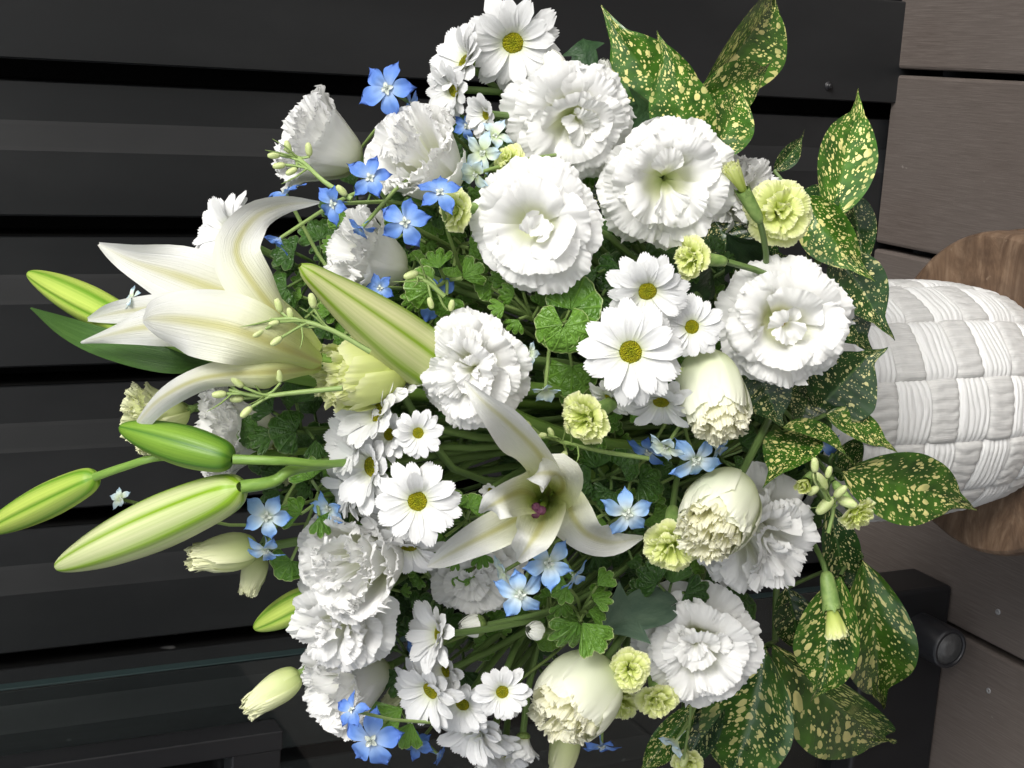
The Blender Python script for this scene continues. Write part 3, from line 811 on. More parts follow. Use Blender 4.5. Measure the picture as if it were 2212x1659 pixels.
for (x, y, d, a, off, lb) in [
 (1543, 862, 142, (.12, .86, .52), .045, 'plump cream bud with a frilled mouth just below the daisies'),
 (1552, 1112, 150, (-.42, .52, .72), .045, 'plump cream bud lying on a white lisianthus'),
 (1242, 1508, 160, (-.58, .58, .55), .035, 'plump cream bud next to the three small lime carnations'),
]:
    ruffled('lisianthus_bud', 'flower bud', 'half', 'cream', x, y, d * .94, a, lb, off, G_B, jit=.05)
for (x, y, d, a, off, lb) in [
 (468, 1198, 108, (-.93, .12, .3), .01, 'pale green frilled bud beside the light blue floret'),
 (578, 1503, 98, (-.80, .55, .2), .0, 'pointed pale green bud standing off against the dark wall'),
 (545, 1248, 76, (-.25, .92, .2), -.01, 'limp pale green bud hanging under the light blue florets'),
 (1215, 1640, 85, (-.20, .93, .2), -.005, 'pale green bud pointing down under the plump cream bud'),
 (860, 1505, 70, (-.7, .6, .3), -.03, 'shaded pale green bud beside the lowest white lisianthus'),
]:
    ruffled('lisianthus_bud', 'flower bud', 'closed', 'greencream', x, y, d, a, lb, off, 'closed pale green lisianthus buds', jit=.06)

G_C = 'small lime carnations'
for (k, x, y, d, a, off, lb) in [
 ('carn', 1685, 458, 122, (.12, .10, 1), .035, 'lime carnation wide open beside the tall speckled leaf'),
 ('carnbud', 1590, 385, 66, (-.50, -.70, .50), .050, 'lime carnation bud leaning on the large white lisianthus'),
 ('carn', 1098, 345, 66, (-.45, -.30, .75), .012, 'yellowish carnation squeezed between three white lisianthus'),
 ('carn', 982, 455, 84, (-.75, .15, .55), .020, 'lime carnation beside the blue florets and the round lisianthus'),
 ('carn', 1492, 556, 88, (-.85, -.05, .50), .020, 'lime carnation with a long green calyx above the daisies'),
 ('carn', 1262, 905, 106, (-.62, .32, .72), .020, 'lime carnation under the daisies, close to the lily petal'),
 ('half', 772, 808, 96, (-.90, .16, .46), .012, 'plump lime bloom with a frilled mouth against the big lily bud'),
 ('carn', 1452, 1182, 108, (-.10, .50, .85), .030, 'lime carnation tucked beside the plump cream bud on the lisianthus'),
 ('carn', 1360, 1448, 82, (.0, .12, 1), .038, 'upper of the two small lime carnations next to the frilled lisianthus'),
 ('carn', 1420, 1515, 74, (.05, .50, .85), .034, 'lower of the two small lime carnations, squarish and deep lime'),
 ('carn', 1338, 1518, 84, (-.10, .62, .6), .000, 'pale carnation hidden behind the plump cream bud'),
 ('carnbud', 1802, 1345, 80, (.14, .98, .10), .050, 'green carnation bud hanging down over speckled leaves'),
 ('carn', 1852, 1112, 76, (.42, .72, .55), .045, 'pale lime carnation at the end of a budded twig by the stool'),
 ('carnbud', 1737, 1047, 50, (-.35, .2, .9), .040, 'small tight carnation bud on the budded twig by the stool'),
 ('carn', 1486, 1650, 62, (.0, .35, .9), .010, 'tiny pale carnation cut by the edge under the speckled leaf'),
]:
    ruffled('carnation', 'flower', k, 'lime', x, y, d * 1.27, a, lb, off, G_C, jit=.13)

# ------------------------------------------------------------------ daisies
def daisy_petal(v):
    ln = 1 + .05 * n3(v, 1, 1); wd = .205 * (1 + .15 * n3(v, 5, 2)); tw = .25 * n3(v, 8, 3); dr = .10 + .22 * n3(v, 3, 9)
    def fn(s, tt):
        t = tt * 2 - 1
        w = wd * (0.42 + 1.15 * s - .62 * s * s) * (1 - sm(.82, 1.0, s) * .55) 
        L = .18 + (ln - .18) * s * (1 - .055 * t * t * s) - .03 * sm(.9, 1, s) * math.cos(t * 9)
        z = .10 * math.sin(s * 2.2) - dr * s * s + .030 * (t * t) * math.sin(s * PI) * 1.3 - .012 * math.cos(t * 3 * PI) * math.sin(min(s * 1.15, 1) * PI)
        y = t * w; a = tw * s
        return Vector((L, y * math.cos(a), z + y * math.sin(a)))
    return grid('petal', 11, 9, fn, MT['daisy'])
DP = [daisy_petal(1.3 * k + .4) for k in range(8)]
def disc():
    mb = MB()
    def fn(s, t):
        a = t * 2 * PI; r = .215 * s
        z = .07 * math.sqrt(max(1 - (s * .96) ** 2, 0)) - .035 * math.exp(-(s / .35) ** 2) + .012 * n3(math.cos(a) * s * 14, math.sin(a) * s * 14, 2)
        return Vector((r * math.cos(a), r * math.sin(a), z + .02))
    mb.grid(12, 37, fn); return mb.build('disc', MT['disc'])
DISC = disc()
mb = MB()
def invf(s, t):
    r, z = catmull([(.05, -.17), (.12, -.15), (.20, -.09), (.235, 0.0), (.22, .04)], s); a = t * 2 * PI
    r *= 1 + .05 * math.sin(a * 11) * s
    return Vector((r * math.cos(a), r * math.sin(a), z))
mb.grid(8, 45, invf)
INV = mb.build('involucre', MT['calyx_dark'])

def daisy(x, y, dpx, ax, label, off=0., lift=0., n=24, group='white daisies', shut=0.0):
    """lift: how far the rays rise from flat towards the axis, radians"""
    p = Wt(x, y, off); s = p2m(p, dpx) / 2 * (1.12 if lift > .3 else 1.03); a = vd(*ax); M = frame(p, a, s, rnd(0, 6.28))
    t = thing('daisy', label, 'flower', M, group)
    for ring in range(2):
        nn = n // 2 + (1 if ring == 0 else 0)
        for k in range(nn):
            an = (k + .5 * ring) * 2 * PI / nn + rnd(-.09, .09)
            e = lift + (.20 if ring else .03) + rnd(-.16, .18) + (rnd(-.3, .5) if random.random() < .12 else 0)
            piv = .17
            if random.random() < .04: continue
            m = Matrix.Rotation(an, 4, 'Z') @ Matrix.Translation((piv, 0, .01 * ring)) @ Matrix.Rotation(-e, 4, 'Y') @ Matrix.Rotation(rnd(-.22, .22), 4, 'X') @ Matrix.Translation((-piv, 0, 0)) @ Matrix.Scale(rnd(.90, 1.04) * (.93 if ring else 1), 4)
            put('petal', random.choice(DP), t, m)
    put('disc', DISC, t); put('involucre', INV, t)
    stem_part(t, M, M @ Vector((0, 0, -.15)), a, .0019)
    return t
for (x, y, d, a, off, lift, lb) in [
 (1108, 92, 212, (.08, .42, .85), .01, .12, 'daisy at the very edge with its yellow eye half covered by a petal'),
 (1008, 135, 170, (-.62, -.36, .62), -.005, .42, 'daisy in side view next to the edge daisy'),
 (982, 195, 130, (-.66, .28, .60), -.012, .45, 'smaller side-on daisy above the blue floret side'),
 (1052, 248, 100, (-.62, .22, .65), .0, .55, 'half-closed creamy daisy below the side-on daisies'),
 (500, 505, 178, (-.58, -.36, .62), -.03, .42, 'daisy behind the curled petal of the open lily'),
 (1398, 628, 186, (.02, .46, .85), .040, .10, 'uppermost daisy of the yellow-eyed trio, touching a lime carnation'),
 (1362, 760, 226, (.0, .06, 1), .040, .02, 'largest daisy with a round yellow eye in the yellow-eyed trio'),
 (1494, 706, 140, (.04, .10, 1), .043, .12, 'smallest daisy of the yellow-eyed trio beside the basket-side lisianthus'),
 (1428, 866, 165, (-.12, .70, .55), .030, .12, 'drooping daisy between the largest daisy and a plump cream bud'),
 (1318, 858, 110, (-.45, .70, .4), .010, .05, 'daisy hidden under the largest daisy'),
 (820, 892, 190, (-.60, -.26, .65), .012, .42, 'side-on daisy under the plump lime bloom'),
 (903, 935, 112, (.10, .10, 1), .030, .22, 'small young daisy with curled petals, between lisianthus and daisies'),
 (806, 1008, 200, (-.60, .10, .65), .012, .42, 'middle side-on daisy of the dense white cluster'),
 (775, 955, 165, (-.72, -.12, .52), .004, .46, 'pale side-on daisy at the outer side of the dense white cluster'),
 (850, 1120, 150, (-.45, .45, .6), .006, .30, 'daisy wedged behind the yellow-eyed daisy by the lily'),
 (868, 845, 120, (-.2, -.75, .5), .010, .40, 'upright daisy just above the small young daisy'),
 (760, 1050, 140, (-.80, .25, .4), -.004, .40, 'side-on daisy at the bottom outer side of the dense white cluster'),
 (842, 938, 130, (-.45, .0, .8), .016, .30, 'daisy tucked between the side-on daisies and the small young one'),
 (902, 1082, 195, (.0, .10, 1), .036, .04, 'daisy with a round yellow eye in the dense white cluster by the lily'),
 (882, 1178, 172, (-.10, .70, .5), .008, .20, 'daisy pointing down below the yellow-eyed daisy by the lily'),
 (952, 1370, 158, (-.70, -.10, .55), .014, .45, 'side-on daisy with green back, beside a pale bud'),
 (932, 1490, 170, (-.55, .32, .68), .010, .36, 'broad white daisy beside the small blue petals, leaning away'),
 (1085, 1494, 128, (.08, .12, 1), .032, .06, 'daisy with gappy petals around a small green eye next to the cream bud'),
 (1025, 1565, 178, (-.45, .52, .62), .008, .36, 'white daisy fanning downward under the gappy daisy'),
 (1000, 1520, 140, (-.25, .3, .8), .016, .25, 'daisy overlapped by the gappy daisy, petals spread'),
 (1065, 1585, 120, (-.1, .6, .6), .012, .35, 'small daisy above the two hanging daisies'),
 (1092, 1625, 110, (.1, .5, .7), .004, .35, 'little daisy between the two hanging daisies'),
 (966, 1448, 130, (-.60, .1, .6), .0, .40, 'daisy squeezed between the side-on daisy and the broad one'),
]:
    daisy(x, y, d, a, lb, off, lift)
daisy(1130, 1592, 120, (.02, .97, .15), 'nearly closed daisy hanging with its green back on top', .015, 1.0, 20)
daisy(1062, 1610, 120, (-.12, .95, .1), 'nearly closed daisy beside the hanging one, cut by the edge', .0, .95, 20)
daisy(1060, 1058, 58, (-.2, .15, .95), 'tiny curled young daisy beside the open lily', .0, .95, 14)

def daisy_bud(x, y, dpx, ax, label, off):
    p = Wt(x, y, off); s = p2m(p, dpx) / 2; a = vd(*ax); M = frame(p, a, s)
    t = thing('daisy_bud', label, 'flower bud', M, 'daisy buds')
    mb = MB(); mb.grid(8, 21, lathe_fn([(.15, -1.0), (.6, -.85), (.86, -.4), (.82, .0), (.70, .1)])); put('involucre', mb.build('involucre', MT['calyx_dark']), t)
    for k in range(11):
        def f(s_, tt, k=k):
            u = tt * 2 - 1; r = .80 * math.cos(s_ * 1.35) ** .8 + .03; a_ = k * 2 * PI / 11 + u * .36 * (1 - .3 * s_); z = -.25 + 1.25 * s_ + .05 * (k % 3)
            rr = r + .06 * (1 - u * u) + .03 * (k % 2); return Vector((rr * math.cos(a_), rr * math.sin(a_), z))
        put('petal', grid('petal', 7, 5, f, MT['daisy_bud']), t)
    stem_part(t, M, M @ Vector((0, 0, -.95)), a, .0016)
daisy_bud(1197, 138, 56, (-.45, -.85, .3), 'white daisy bud beside the edge daisy', .01)
daisy_bud(1157, 1362, 48, (-.65, -.2, .7), 'white daisy bud beside the bright scalloped leaves', .005)
daisy_bud(1022, 1352, 58, (-.9, .0, .35), 'pale green-white bud right behind the side-on daisy', -.005)
daisy_bud(992, 1575, 46, (-.2, .7, .6), 'white daisy bud under the broad daisy', -.01)
daisy_bud(1302, 150, 44, (.1, -.8, .5), 'white daisy bud peeking from behind the big speckled leaf', -.03)

# ------------------------------------------------------------------ delphinium
def delph_sepal(v, mat):
    cup = .10 + .10 * n3(v, 1, 4); tw = 1.0 * n3(v, 2, 2)
    def fn(s, tt):
        t = tt * 2 - 1
        w = .50 * (s + .02) ** .66 * math.sqrt(max(1 - s ** 3.2, 0)) * (1 + .10 * n3(s * 5, v, 3 if t > 0 else 8)) + .03 * (1 - s) + .006
        L = .10 + .90 * s * (1 - .10 * t * t * s) + .14 * sm(.75, 1, s) * (1 - abs(t))
        z = .20 * math.sin(s * 2.6) * cup * 5 - .30 * s * s * (.5 + v % 1) + .16 * w * t * t + .16 * n3(t * 1.6, s * 2.4, v) * s - .05 * (1 - abs(t)) * s
        a = tw * s; y = t * w
        return Vector((L, y * math.cos(a), z + y * math.sin(a)))
    return grid('petal', 11, 11, fn, mat)
DS = {c: [delph_sepal(1.37 * k + .2, MT[c]) for k in range(6)] for c in ('blue', 'lightblue', 'paleblue')}
def bee_mesh():
    mb = MB()
    for k in range(4):
        a0 = k * PI / 2 + .4
        def f(s, tt, a0=a0, k=k):
            t = tt * 2 - 1; w = .09 * math.sin(s * PI * .85 + .3); r = .04 + .20 * s; z = .06 + .16 * s - .16 * s * s + .03 * (k % 2)
            a = a0 + t * w / max(r, .08); return Vector((r * math.cos(a), r * math.sin(a), z + .05 * t * t))
        mb.grid(6, 5, f)
    for k in range(9):
        a = k * 2.4; r = .03 + .012 * k; p = Vector((r * math.cos(a), r * math.sin(a), .20 + .03 * (k % 3)))
        mb.grid(3, 5, tube_fn([Vector((0, 0, .02)), p * .6, p], [.010, .010, .008])); mb.grid(4, 6, tube_fn([p - Vector((0, 0, .01)), p + Vector((0, 0, .02)), p + Vector((0, 0, .05))], [.006, .026, .006]))
    return mb.build('center', MT['bee'])
BEE = bee_mesh()
SPUR = {}
for c in DS:
    mb = MB(); mb.grid(7, 9, tube_fn([Vector((.0, 0, .06)), Vector((.02, 0, -.25)), Vector((.08, 0, -.5)), Vector((.22, 0, -.75))], [.10, .075, .045, .012])); SPUR[c] = mb.build('spur', MT[c])
def delph(c, x, y, dpx, ax, label, off=0., lift=.0, target=None):
    p = Wt(x, y, off); s = p2m(p, dpx) / 2 * 1.02; a = vd(*ax); M = frame(p, a, s, rnd(0, 6.28))
    t = thing('delphinium', label, 'flower', M, 'blue delphinium florets')
    for k in range(5):
        an = k * 2 * PI / 5 + rnd(-.15, .15); e = lift + rnd(-.30, .36)
        m = Matrix.Rotation(an, 4, 'Z') @ Matrix.Translation((.06, 0, 0)) @ Matrix.Rotation(-e, 4, 'Y') @ Matrix.Rotation(rnd(-.35, .35), 4, 'X') @ Matrix.Translation((-.06, 0, 0)) @ Matrix.Scale(rnd(.9, 1.08), 4)
        put('petal', random.choice(DS[c]), t, m)
    put('center', BEE, t); put('spur', SPUR[c], t)
    stem_part(t, M, M @ Vector((0, 0, -.02)), a, .0009, target, 'stem_thin')
for row in [
 ('blue', 838, 192, 122, (-.25, .05, .9), .02, .15, 'bright blue floret standing alone against the dark wall'),
 ('blue', 885, 228, 70, (.75, -.2, .3), -.005, .5, 'blue floret half behind the one standing alone'),
 ('blue', 800, 385, 96, (.0, -.15, 1), .040, .05, 'blue floret on the lower rim of the cupped white lisianthus'),
 ('blue', 875, 480, 106, (.05, .1, 1), .045, .0, 'star-shaped blue floret in the middle of the blue group'),
 ('blue', 722, 440, 90, (-.50, .25, .8), .030, .1, 'blue floret at the tip of the curled lily petal'),
 ('blue', 950, 418, 92, (.05, -.45, .85), .035, .1, 'blue floret next to a lime carnation, seen from below'),
 ('blue', 617, 418, 82, (-.25, -.85, .3), .0, .25, 'blue floret behind the curled lily petal'),
 ('blue', 605, 515, 64, (-.55, .65, .25), .0, .6, 'small drooping blue floret among bare stems'),
 ('blue', 782, 492, 60, (-.3, .7, .4), .025, .5, 'small blue floret hanging over the lisianthus trumpet'),
 ('lightblue', 577, 1115, 102, (-.1, .05, 1), .02, .1, 'light blue floret near the tip of the largest lily bud'),
 ('lightblue', 575, 1186, 84, (-.05, .80, .45), .01, .2, 'light blue floret below another, seen from the side'),
 ('lightblue', 1355, 1108, 106, (.02, .28, .95), .025, .1, 'light blue floret at the right petal of the open lily'),
 ('lightblue', 1502, 992, 112, (.18, .50, .80), .035, .12, 'light blue floret hanging under the plump cream bud by the daisies'),
 ('paleblue', 1440, 962, 80, (-.45, .62, .35), .030, .5, 'pale blue floret in side view under the drooping daisy'),
 ('blue', 1402, 975, 84, (-.3, .5, .5), -.015, .2, 'dark blue floret in the shade behind the pale blue one'),
 ('lightblue', 1548, 968, 74, (.5, .6, .3), .005, .3, 'shaded light blue floret behind the plump cream bud'),
 ('lightblue', 1185, 1215, 106, (.05, .12, 1), .042, .1, 'upper light blue floret below the open lily'),
 ('lightblue', 1124, 1282, 110, (-.05, .35, .9), .040, .1, 'lower light blue floret below the open lily'),
 ('lightblue', 1238, 1242, 72, (.55, .62, .35), .020, .45, 'light blue floret in side view beside the pair below the lily'),
 ('paleblue', 1092, 1232, 74, (-.6, .3, .4), .022, .4, 'pale floret behind the pair below the lily'),
 ('blue', 802, 1598, 132, (-.05, .05, 1), .055, .0, 'large bright blue floret near the lower edge'),
 ('blue', 762, 1535, 76, (-.55, -.45, .55), .05, .35, 'blue floret pressed on the lowest white lisianthus'),
 ('blue', 898, 1610, 74, (.15, -.3, .6), .01, .55, 'cupped blue floret beside the large bright blue one'),
 ('blue', 945, 1628, 56, (.8, .3, .2), .0, .5, 'small blue floret near the lower edge by the daisies'),
 ('blue', 905, 1412, 88, (-.55, .1, .35), -.015, .3, 'deep blue floret between the white lisianthus trio and the daisies'),
 ('blue', 1300, 1608, 82, (.05, .66, .35), .0, .3, 'blue floret hanging under the plump cream bud'),
 ('paleblue', 1045, 330, 84, (-.35, .2, .7), .012, .35, 'pale floret beside the yellowish carnation'),
 ('paleblue', 1030, 375, 78, (-.55, .4, .5), .016, .4, 'lower pale floret beside the yellowish carnation'),
 ('paleblue', 1070, 295, 70, (.1, -.4, .7), .010, .4, 'uppermost pale floret beside the yellowish carnation'),
 ('blue', 1008, 272, 60, (.0, .2, .6), -.02, .2, 'blue floret hidden behind the half-closed daisy'),
 ('blue', 938, 640, 100, (.1, .2, .7), -.015, .2, 'blue floret in the shade beside the big cream lily bud'),
 ('blue', 822, 622, 64, (-.2, .1, .8), .0, .3, 'small blue floret under the lisianthus trumpet'),
 ('blue', 780, 750, 64, (-.2, .5, .6), -.01, .3, 'small blue floret between the lily bud and the lily'),
 ('paleblue', 287, 645, 56, (-.5, -.4, .5), -.01, .4, 'tiny pale floret behind the open lily near its bud'),
 ('paleblue', 262, 1078, 46, (-.4, -.3, .6), -.02, .5, 'tiny whitish floret between the two large lily buds'),
 ('lightblue', 712, 1098, 78, (-.4, .2, .5), -.005, .3, 'light blue floret beside the dense daisy cluster'),
 ('blue', 1772, 958, 88, (.2, .5, .5), -.03, .2, 'dark blue floret under the speckled leaves by the basket'),
 ('paleblue', 1178, 838, 66, (.05, .65, .5), .020, .6, 'pale green-white floret between the centre lisianthus and the leaf trio'),
 ('paleblue', 1140, 762, 52, (.3, .2, .7), .015, .5, 'pale floret at the rim of the centre lisianthus'),
 ('paleblue', 1462, 1598, 70, (-.5, .6, .3), .012, .8, 'pale drooping floret hanging in front of the lower speckled leaves'),
]:
    delph(*row[:5], row[7], row[5], row[6])

# bud sprigs ---------------------------------------------------------
mb = MB()
def bdf(s, t):
    r, z = catmull([(.02, -.5), (.17, -.42), (.26, -.15), (.25, .15), (.20, .36), (.10, .5), (.01, .5)], s); a = t * 2 * PI
    r *= 1 + .12 * math.cos(5 * a) * sm(.4, 1, s); return Vector((r * math.cos(a), r * math.sin(a), z))
mb.grid(12, 21, bdf); BUD = mb.build('bud', MT['bud_small'])
def sprig(path, buds, label, off=.03, bl=30):
    P = [Wt(x, y, off) for x, y in path]
    M = Matrix.Translation(P[0]); inv = M.inverted()
    t = thing('bud_sprig', label, 'bud sprig', M, 'thin sprigs of small green buds')
    mb = MB(); mb.grid(13, 8, tube_fn([inv @ p for p in P], [.0012, .0010, .0007])); put('stem', mb.build('stem', MT['stem_thin']), t)
    fn = lambda s: Vector(catmull([tuple(p) for p in P], s))
    for (x, y, dx, dy, l) in buds:
        c = Wt(x, y, off + rnd(-.003, .006)); a = vd(dx, dy, .3); s = p2m(c, l)
        base = c - a * s * .5
        best = min((fn(k / 20) for k in range(21)), key=lambda w: abs((w - base).length - .012))
        mb = MB(); mb.grid(6, 6, tube_fn([inv @ best, inv @ (best * .45 + base * .55 - a * .002), inv @ base], [.0006, .0006, .0007]))
        b = put('bud', BUD, t, inv @ frame(c, a, s)); 
        put('pedicel', mb.build('pedicel', MT['stem_thin']), t)
    for k in range(3):
        q0 = fn(rnd(.3, .95)); d = vd(rnd(-1, .2), rnd(-1, 1), .4) * .013
        mb = MB(); mb.grid(5, 5, tube_fn([inv @ q0, inv @ (q0 + d * .6), inv @ (q0 + d + Vector((0, 0, .002)))], [.0005, .0004, .0001])); put('bract', mb.build('bract', MT['stem_thin']), t)
sprig([(760, 430), (700, 392), (655, 350), (615, 322)], [(622, 317, -.3, -1, 28), (667, 323, -.1, -1, 30), (592, 336, -1, .1, 28), (603, 358, -1, .2, 28), (630, 370, -.8, .5, 28), (738, 412, -.6, -.6, 30)], 'thin sprig of small green buds crossing the side-view lisianthus', .035)
sprig([(800, 760), (720, 715), (640, 690), (585, 690)], [(557, 720, -.9, .6, 30), (597, 737, -.8, .6, 30), (602, 660, -.3, -1, 32), (627, 678, -.2, -.8, 28), (675, 650, -.2, -1, 34), (592, 698, -.9, .2, 24)], 'thin sprig of small green buds in front of the open lily', .055)
sprig([(740, 838), (640, 848), (560, 855), (495, 842)], [(490, 815, -.2, -1, 30), (513, 826, -.7, -.6, 32), (474, 852, -1, .1, 32), (512, 862, -1, .1, 30), (532, 890, -.7, .7, 32), (603, 812, -.2, -1, 30)], 'thin sprig of small green buds under the open lily', .045)
sprig([(1400, 990), (1300, 975), (1220, 955), (1160, 938)], [(1135, 915, -.8, -.5, 30), (1190, 934, -.3, -.6, 24), (1157, 952, -.8, .4, 28), (1216, 988, -.5, .9, 32), (1170, 940, -1, .0, 24)], 'green sprig of small buds under the lime carnation by the lily', .015)
sprig([(1540, 860), (1515, 830), (1500, 810), (1490, 805)], [(1470, 800, -.8, -.2, 30), (1533, 790, .1, -1, 32), (1508, 793, -.2, -1, 34), (1482, 816, -.8, .5, 28)], 'four small green buds between the daisies and a plump cream bud', .03)
sprig([(1790, 1150), (1800, 1100), (1785, 1075), (1765, 1040)], [(1760, 1005, -.1, -1, 34), (1772, 1040, -.4, -.5, 50), (1790, 1020, .2, -1, 28), (1782, 1092, -.7, .6, 50), (1815, 1062, .6, -.6, 36), (1830, 1085, .8, .3, 44), (1757, 1060, -.5, .3, 32)], 'stout twig with pale green buds by the stool', .042)
sprig([(960, 640), (925, 610), (900, 598), (890, 596)], [(888, 594, -.8, .3, 34), (930, 655, -.3, -1, 26), (975, 660, .2, -1, 26)], 'few small green buds at the foot of the lisianthus trumpet', .02)
sprig([(1560, 1440), (1500, 1500), (1490, 1560), (1475, 1650)], [(1478, 1640, -.3, .9, 34), (1520, 1520, .6, .5, 20)], 'thin drooping green sprig below the frilled lisianthus', .012)

# ------------------------------------------------------------------ lilies
def sweep(name, pts, widths, cups, hint, mat, nu=25, nv=15, wave=0.004, seed=1.0, ridge=0.0):
    """pts: world points along the midrib, hint: vectors the inner face looks along (list or one)"""
    P = [tuple(p) for p in pts]
    H = hint if isinstance(hint, list) else [hint, hint]
    def fn(s, tt):
        t = tt * 2 - 1
        c = Vector(catmull(P, s)); T = (Vector(catmull(P, min(s + .02, 1))) - Vector(catmull(P, max(s - .02, 0)))).normalized()
        n = len(H) - 1; k = min(int(s * n), n - 1); u = s * n - k
        h = (H[k] * (1 - u) + H[k + 1] * u).normalized()
        sd = T.cross(h).normalized(); nr = sd.cross(T).normalized()
        w = max(catmull([(q_,) for q_ in widths], s)[0], .0004); cp = lin(cups, s)
        e = abs(t)
        v = c + sd * (w * t * (1 - .10 * abs(cp) * t * t)) + nr * (cp * w * t * t)
        v += nr * (wave * e ** 3 * math.sin(PI * s) * math.sin(s * 11 + seed * 3 + (2.0 if t > 0 else 0)))
        v -= nr * (ridge * w * math.exp(-(t / .09) ** 2) * (1 - s))
        return v
    return grid(name, nu, nv, fn, mat)

def tepal(root, inv, path, wpx, cups, hint, mat='lily', name='petal', **kw):
    P = [Wt(x, y, o) for x, y, o in path]
    k = p2m(P[len(P) // 2], 1.0)
    return put(name, sweep(name, [inv @ p for p in P], [w * k / 2 for w in wpx], cups, hint, MT[mat], **kw), root)

TW = vd(0, 0, 1)
c0 = Wt(690, 775, .02); LM = Matrix.Translation(c0); li = LM.inverted()
lily1 = thing('lily', 'large white lily seen from the side with strongly curled petals', 'flower', LM, 'open white lilies')
tepal(lily1, li, [(688, 762, .010), (610, 700, .006), (500, 640, -.012), (390, 598, -.018), (290, 566, -.014), (214, 527, -.008)], [36, 92, 136, 140, 70, 8], [.5, .5, .3, .2, .5, .8], TW, wave=.005, seed=1)
tepal(lily1, li, [(690, 768, .022), (625, 705, .040), (560, 630, .050), (510, 545, .052), (545, 475, .048), (610, 444, .040), (690, 437, .030)], [40, 84, 112, 100, 78, 50, 6], [-.5, -.5, -.2, .1, .1, .2, .3], [vd(.3, -.5, .9), vd(.5, -.2, .9), vd(.2, .3, .9), vd(0, .5, .8)], wave=.003, seed=2)
tepal(lily1, li, [(694, 785, .030), (600, 745, .052), (500, 710, .062), (400, 692, .058), (335, 688, .048), (308, 692, .040)], [46, 128, 158, 150, 96, 12], [-.75, -.55, -.35, -.25, -.2, -.1], TW, wave=.004, seed=3, ridge=.05)
tepal(lily1, li, [(690, 785, .015), (560, 730, .016), (420, 705, .018), (320, 706, .022), (240, 722, .020), (174, 740, .014)], [36, 70, 92, 86, 46, 7], [-.3, -.3, -.3, -.3, -.6, -.8], TW, wave=.003, seed=4)
tepal(lily1, li, [(690, 770, .008), (560, 700, -.004), (430, 668, -.012), (330, 666, -.010), (250, 676, -.008), (190, 690, -.010)], [36, 70, 78, 62, 48, 9], [.3, .3, .3, .3, .3, .4], TW, wave=.002, seed=5)
tepal(lily1, li, [(694, 795, .022), (600, 802, .046), (500, 808, .052), (420, 822, .050), (345, 862, .044), (300, 910, .036), (284, 945, .028)], [48, 96, 70, 58, 54, 48, 16], [-.75, -.7, -.8, -.9, -.9, -.8, -.6], [vd(0, .25, 1), vd(0, .2, 1), vd(-.1, -.1, 1), vd(-.5, -.1, .9)], wave=.002, seed=6, ridge=.06)
stem_part(lily1, LM, Wt(692, 778, .018), vd(-.95, -.15, .2), .0032, None, 'stem_lily')

c0 = Wt(1172, 1078, -.02); LM = Matrix.Translation(c0); li = LM.inverted()
lily2 = thing('lily', 'white lily facing the camera with a purple stigma in its green throat', 'flower', LM, 'open white lilies')
tepal(lily2, li, [(1180, 1078, -.012), (1192, 1030, .022), (1160, 975, .052), (1100, 915, .072), (1045, 868, .078), (1003, 822, .072)], [36, 96, 112, 82, 52, 6], [.7, .6, .35, .35, .5, .6], [vd(-.3, .7, .7), vd(-.1, .2, 1)], wave=.003, seed=11)
tepal(lily2, li, [(1165, 1085, -.012), (1130, 1112, .012), (1080, 1140, .026), (1020, 1170, .030), (965, 1200, .028), (924, 1224, .020)], [36, 70, 86, 74, 46, 6], [.6, .5, .3, .3, .4, .5], [vd(.5, -.3, .8), vd(.1, -.1, 1)], wave=.003, seed=12)
tepal(lily2, li, [(1182, 1080, -.012), (1222, 1080, .018), (1238, 1118, .032), (1270, 1155, .034), (1325, 1172, .028), (1390, 1160, .018)], [36, 82, 98, 88, 58, 6], [.6, .4, .1, .1, .2, .3], [vd(-.7, -.1, .7), vd(-.1, -.2, 1)], wave=.003, seed=13)
tepal(lily2, li, [(1172, 1085, -.012), (1172, 1122, .024), (1160, 1150, .044), (1146, 1172, .050), (1132, 1192, .046), (1118, 1210, .036)], [40, 104, 104, 70, 38, 6], [.85, .8, .5, .3, .5, .7], [vd(0, -.8, .6), vd(0, -.1, 1)], wave=.004, seed=14)
tepal(lily2, li, [(1165, 1075, -.012), (1130, 1062, .022), (1098, 1072, .042), (1072, 1086, .046), (1052, 1098, .042), (1036, 1108, .034)], [40, 100, 98, 66, 36, 5], [.85, .7, .4, .2, .3, .4], [vd(.8, 0, .6), vd(.2, 0, 1)], wave=.004, seed=15)
tepal(lily2, li, [(1182, 1075, -.012), (1214, 1058, .024), (1212, 1032, .046), (1186, 1022, .054), (1158, 1024, .052), (1140, 1036, .044)], [40, 84, 92, 76, 44, 6], [.8, .3, -.2, -.4, -.4, -.3], [vd(-.8, .2, .6), vd(-.4, .6, .6), vd(.1, -.5, .9), vd(.2, -.6, .8)], wave=.003, seed=16)
mb = MB(); sp = [li @ Wt(1180, 1074, -.010), li @ Wt(1176, 1088, .002), li @ Wt(1164, 1100, .026)]
mb.grid(8, 9, tube_fn(sp, [.0018, .0016, .002])); put('style', mb.build('style', MT['style']), lily2)
mb = MB()
for k in range(3):
    a = k * 2.094; o = vd(math.cos(a), math.sin(a), .1) * .0018
    mb.grid(7, 11, lambda s, t, o=o: (li @ Wt(1162, 1102, .028)) + o + Vector((math.sin(s * PI) * math.cos(t * 2 * PI), math.sin(s * PI) * math.sin(t * 2 * PI), math.cos(s * PI))) * (.0021 + .0006 * n3(s * 9, t * 9, 1)))
put('stigma', mb.build('stigma', MT['stigma']), lily2)
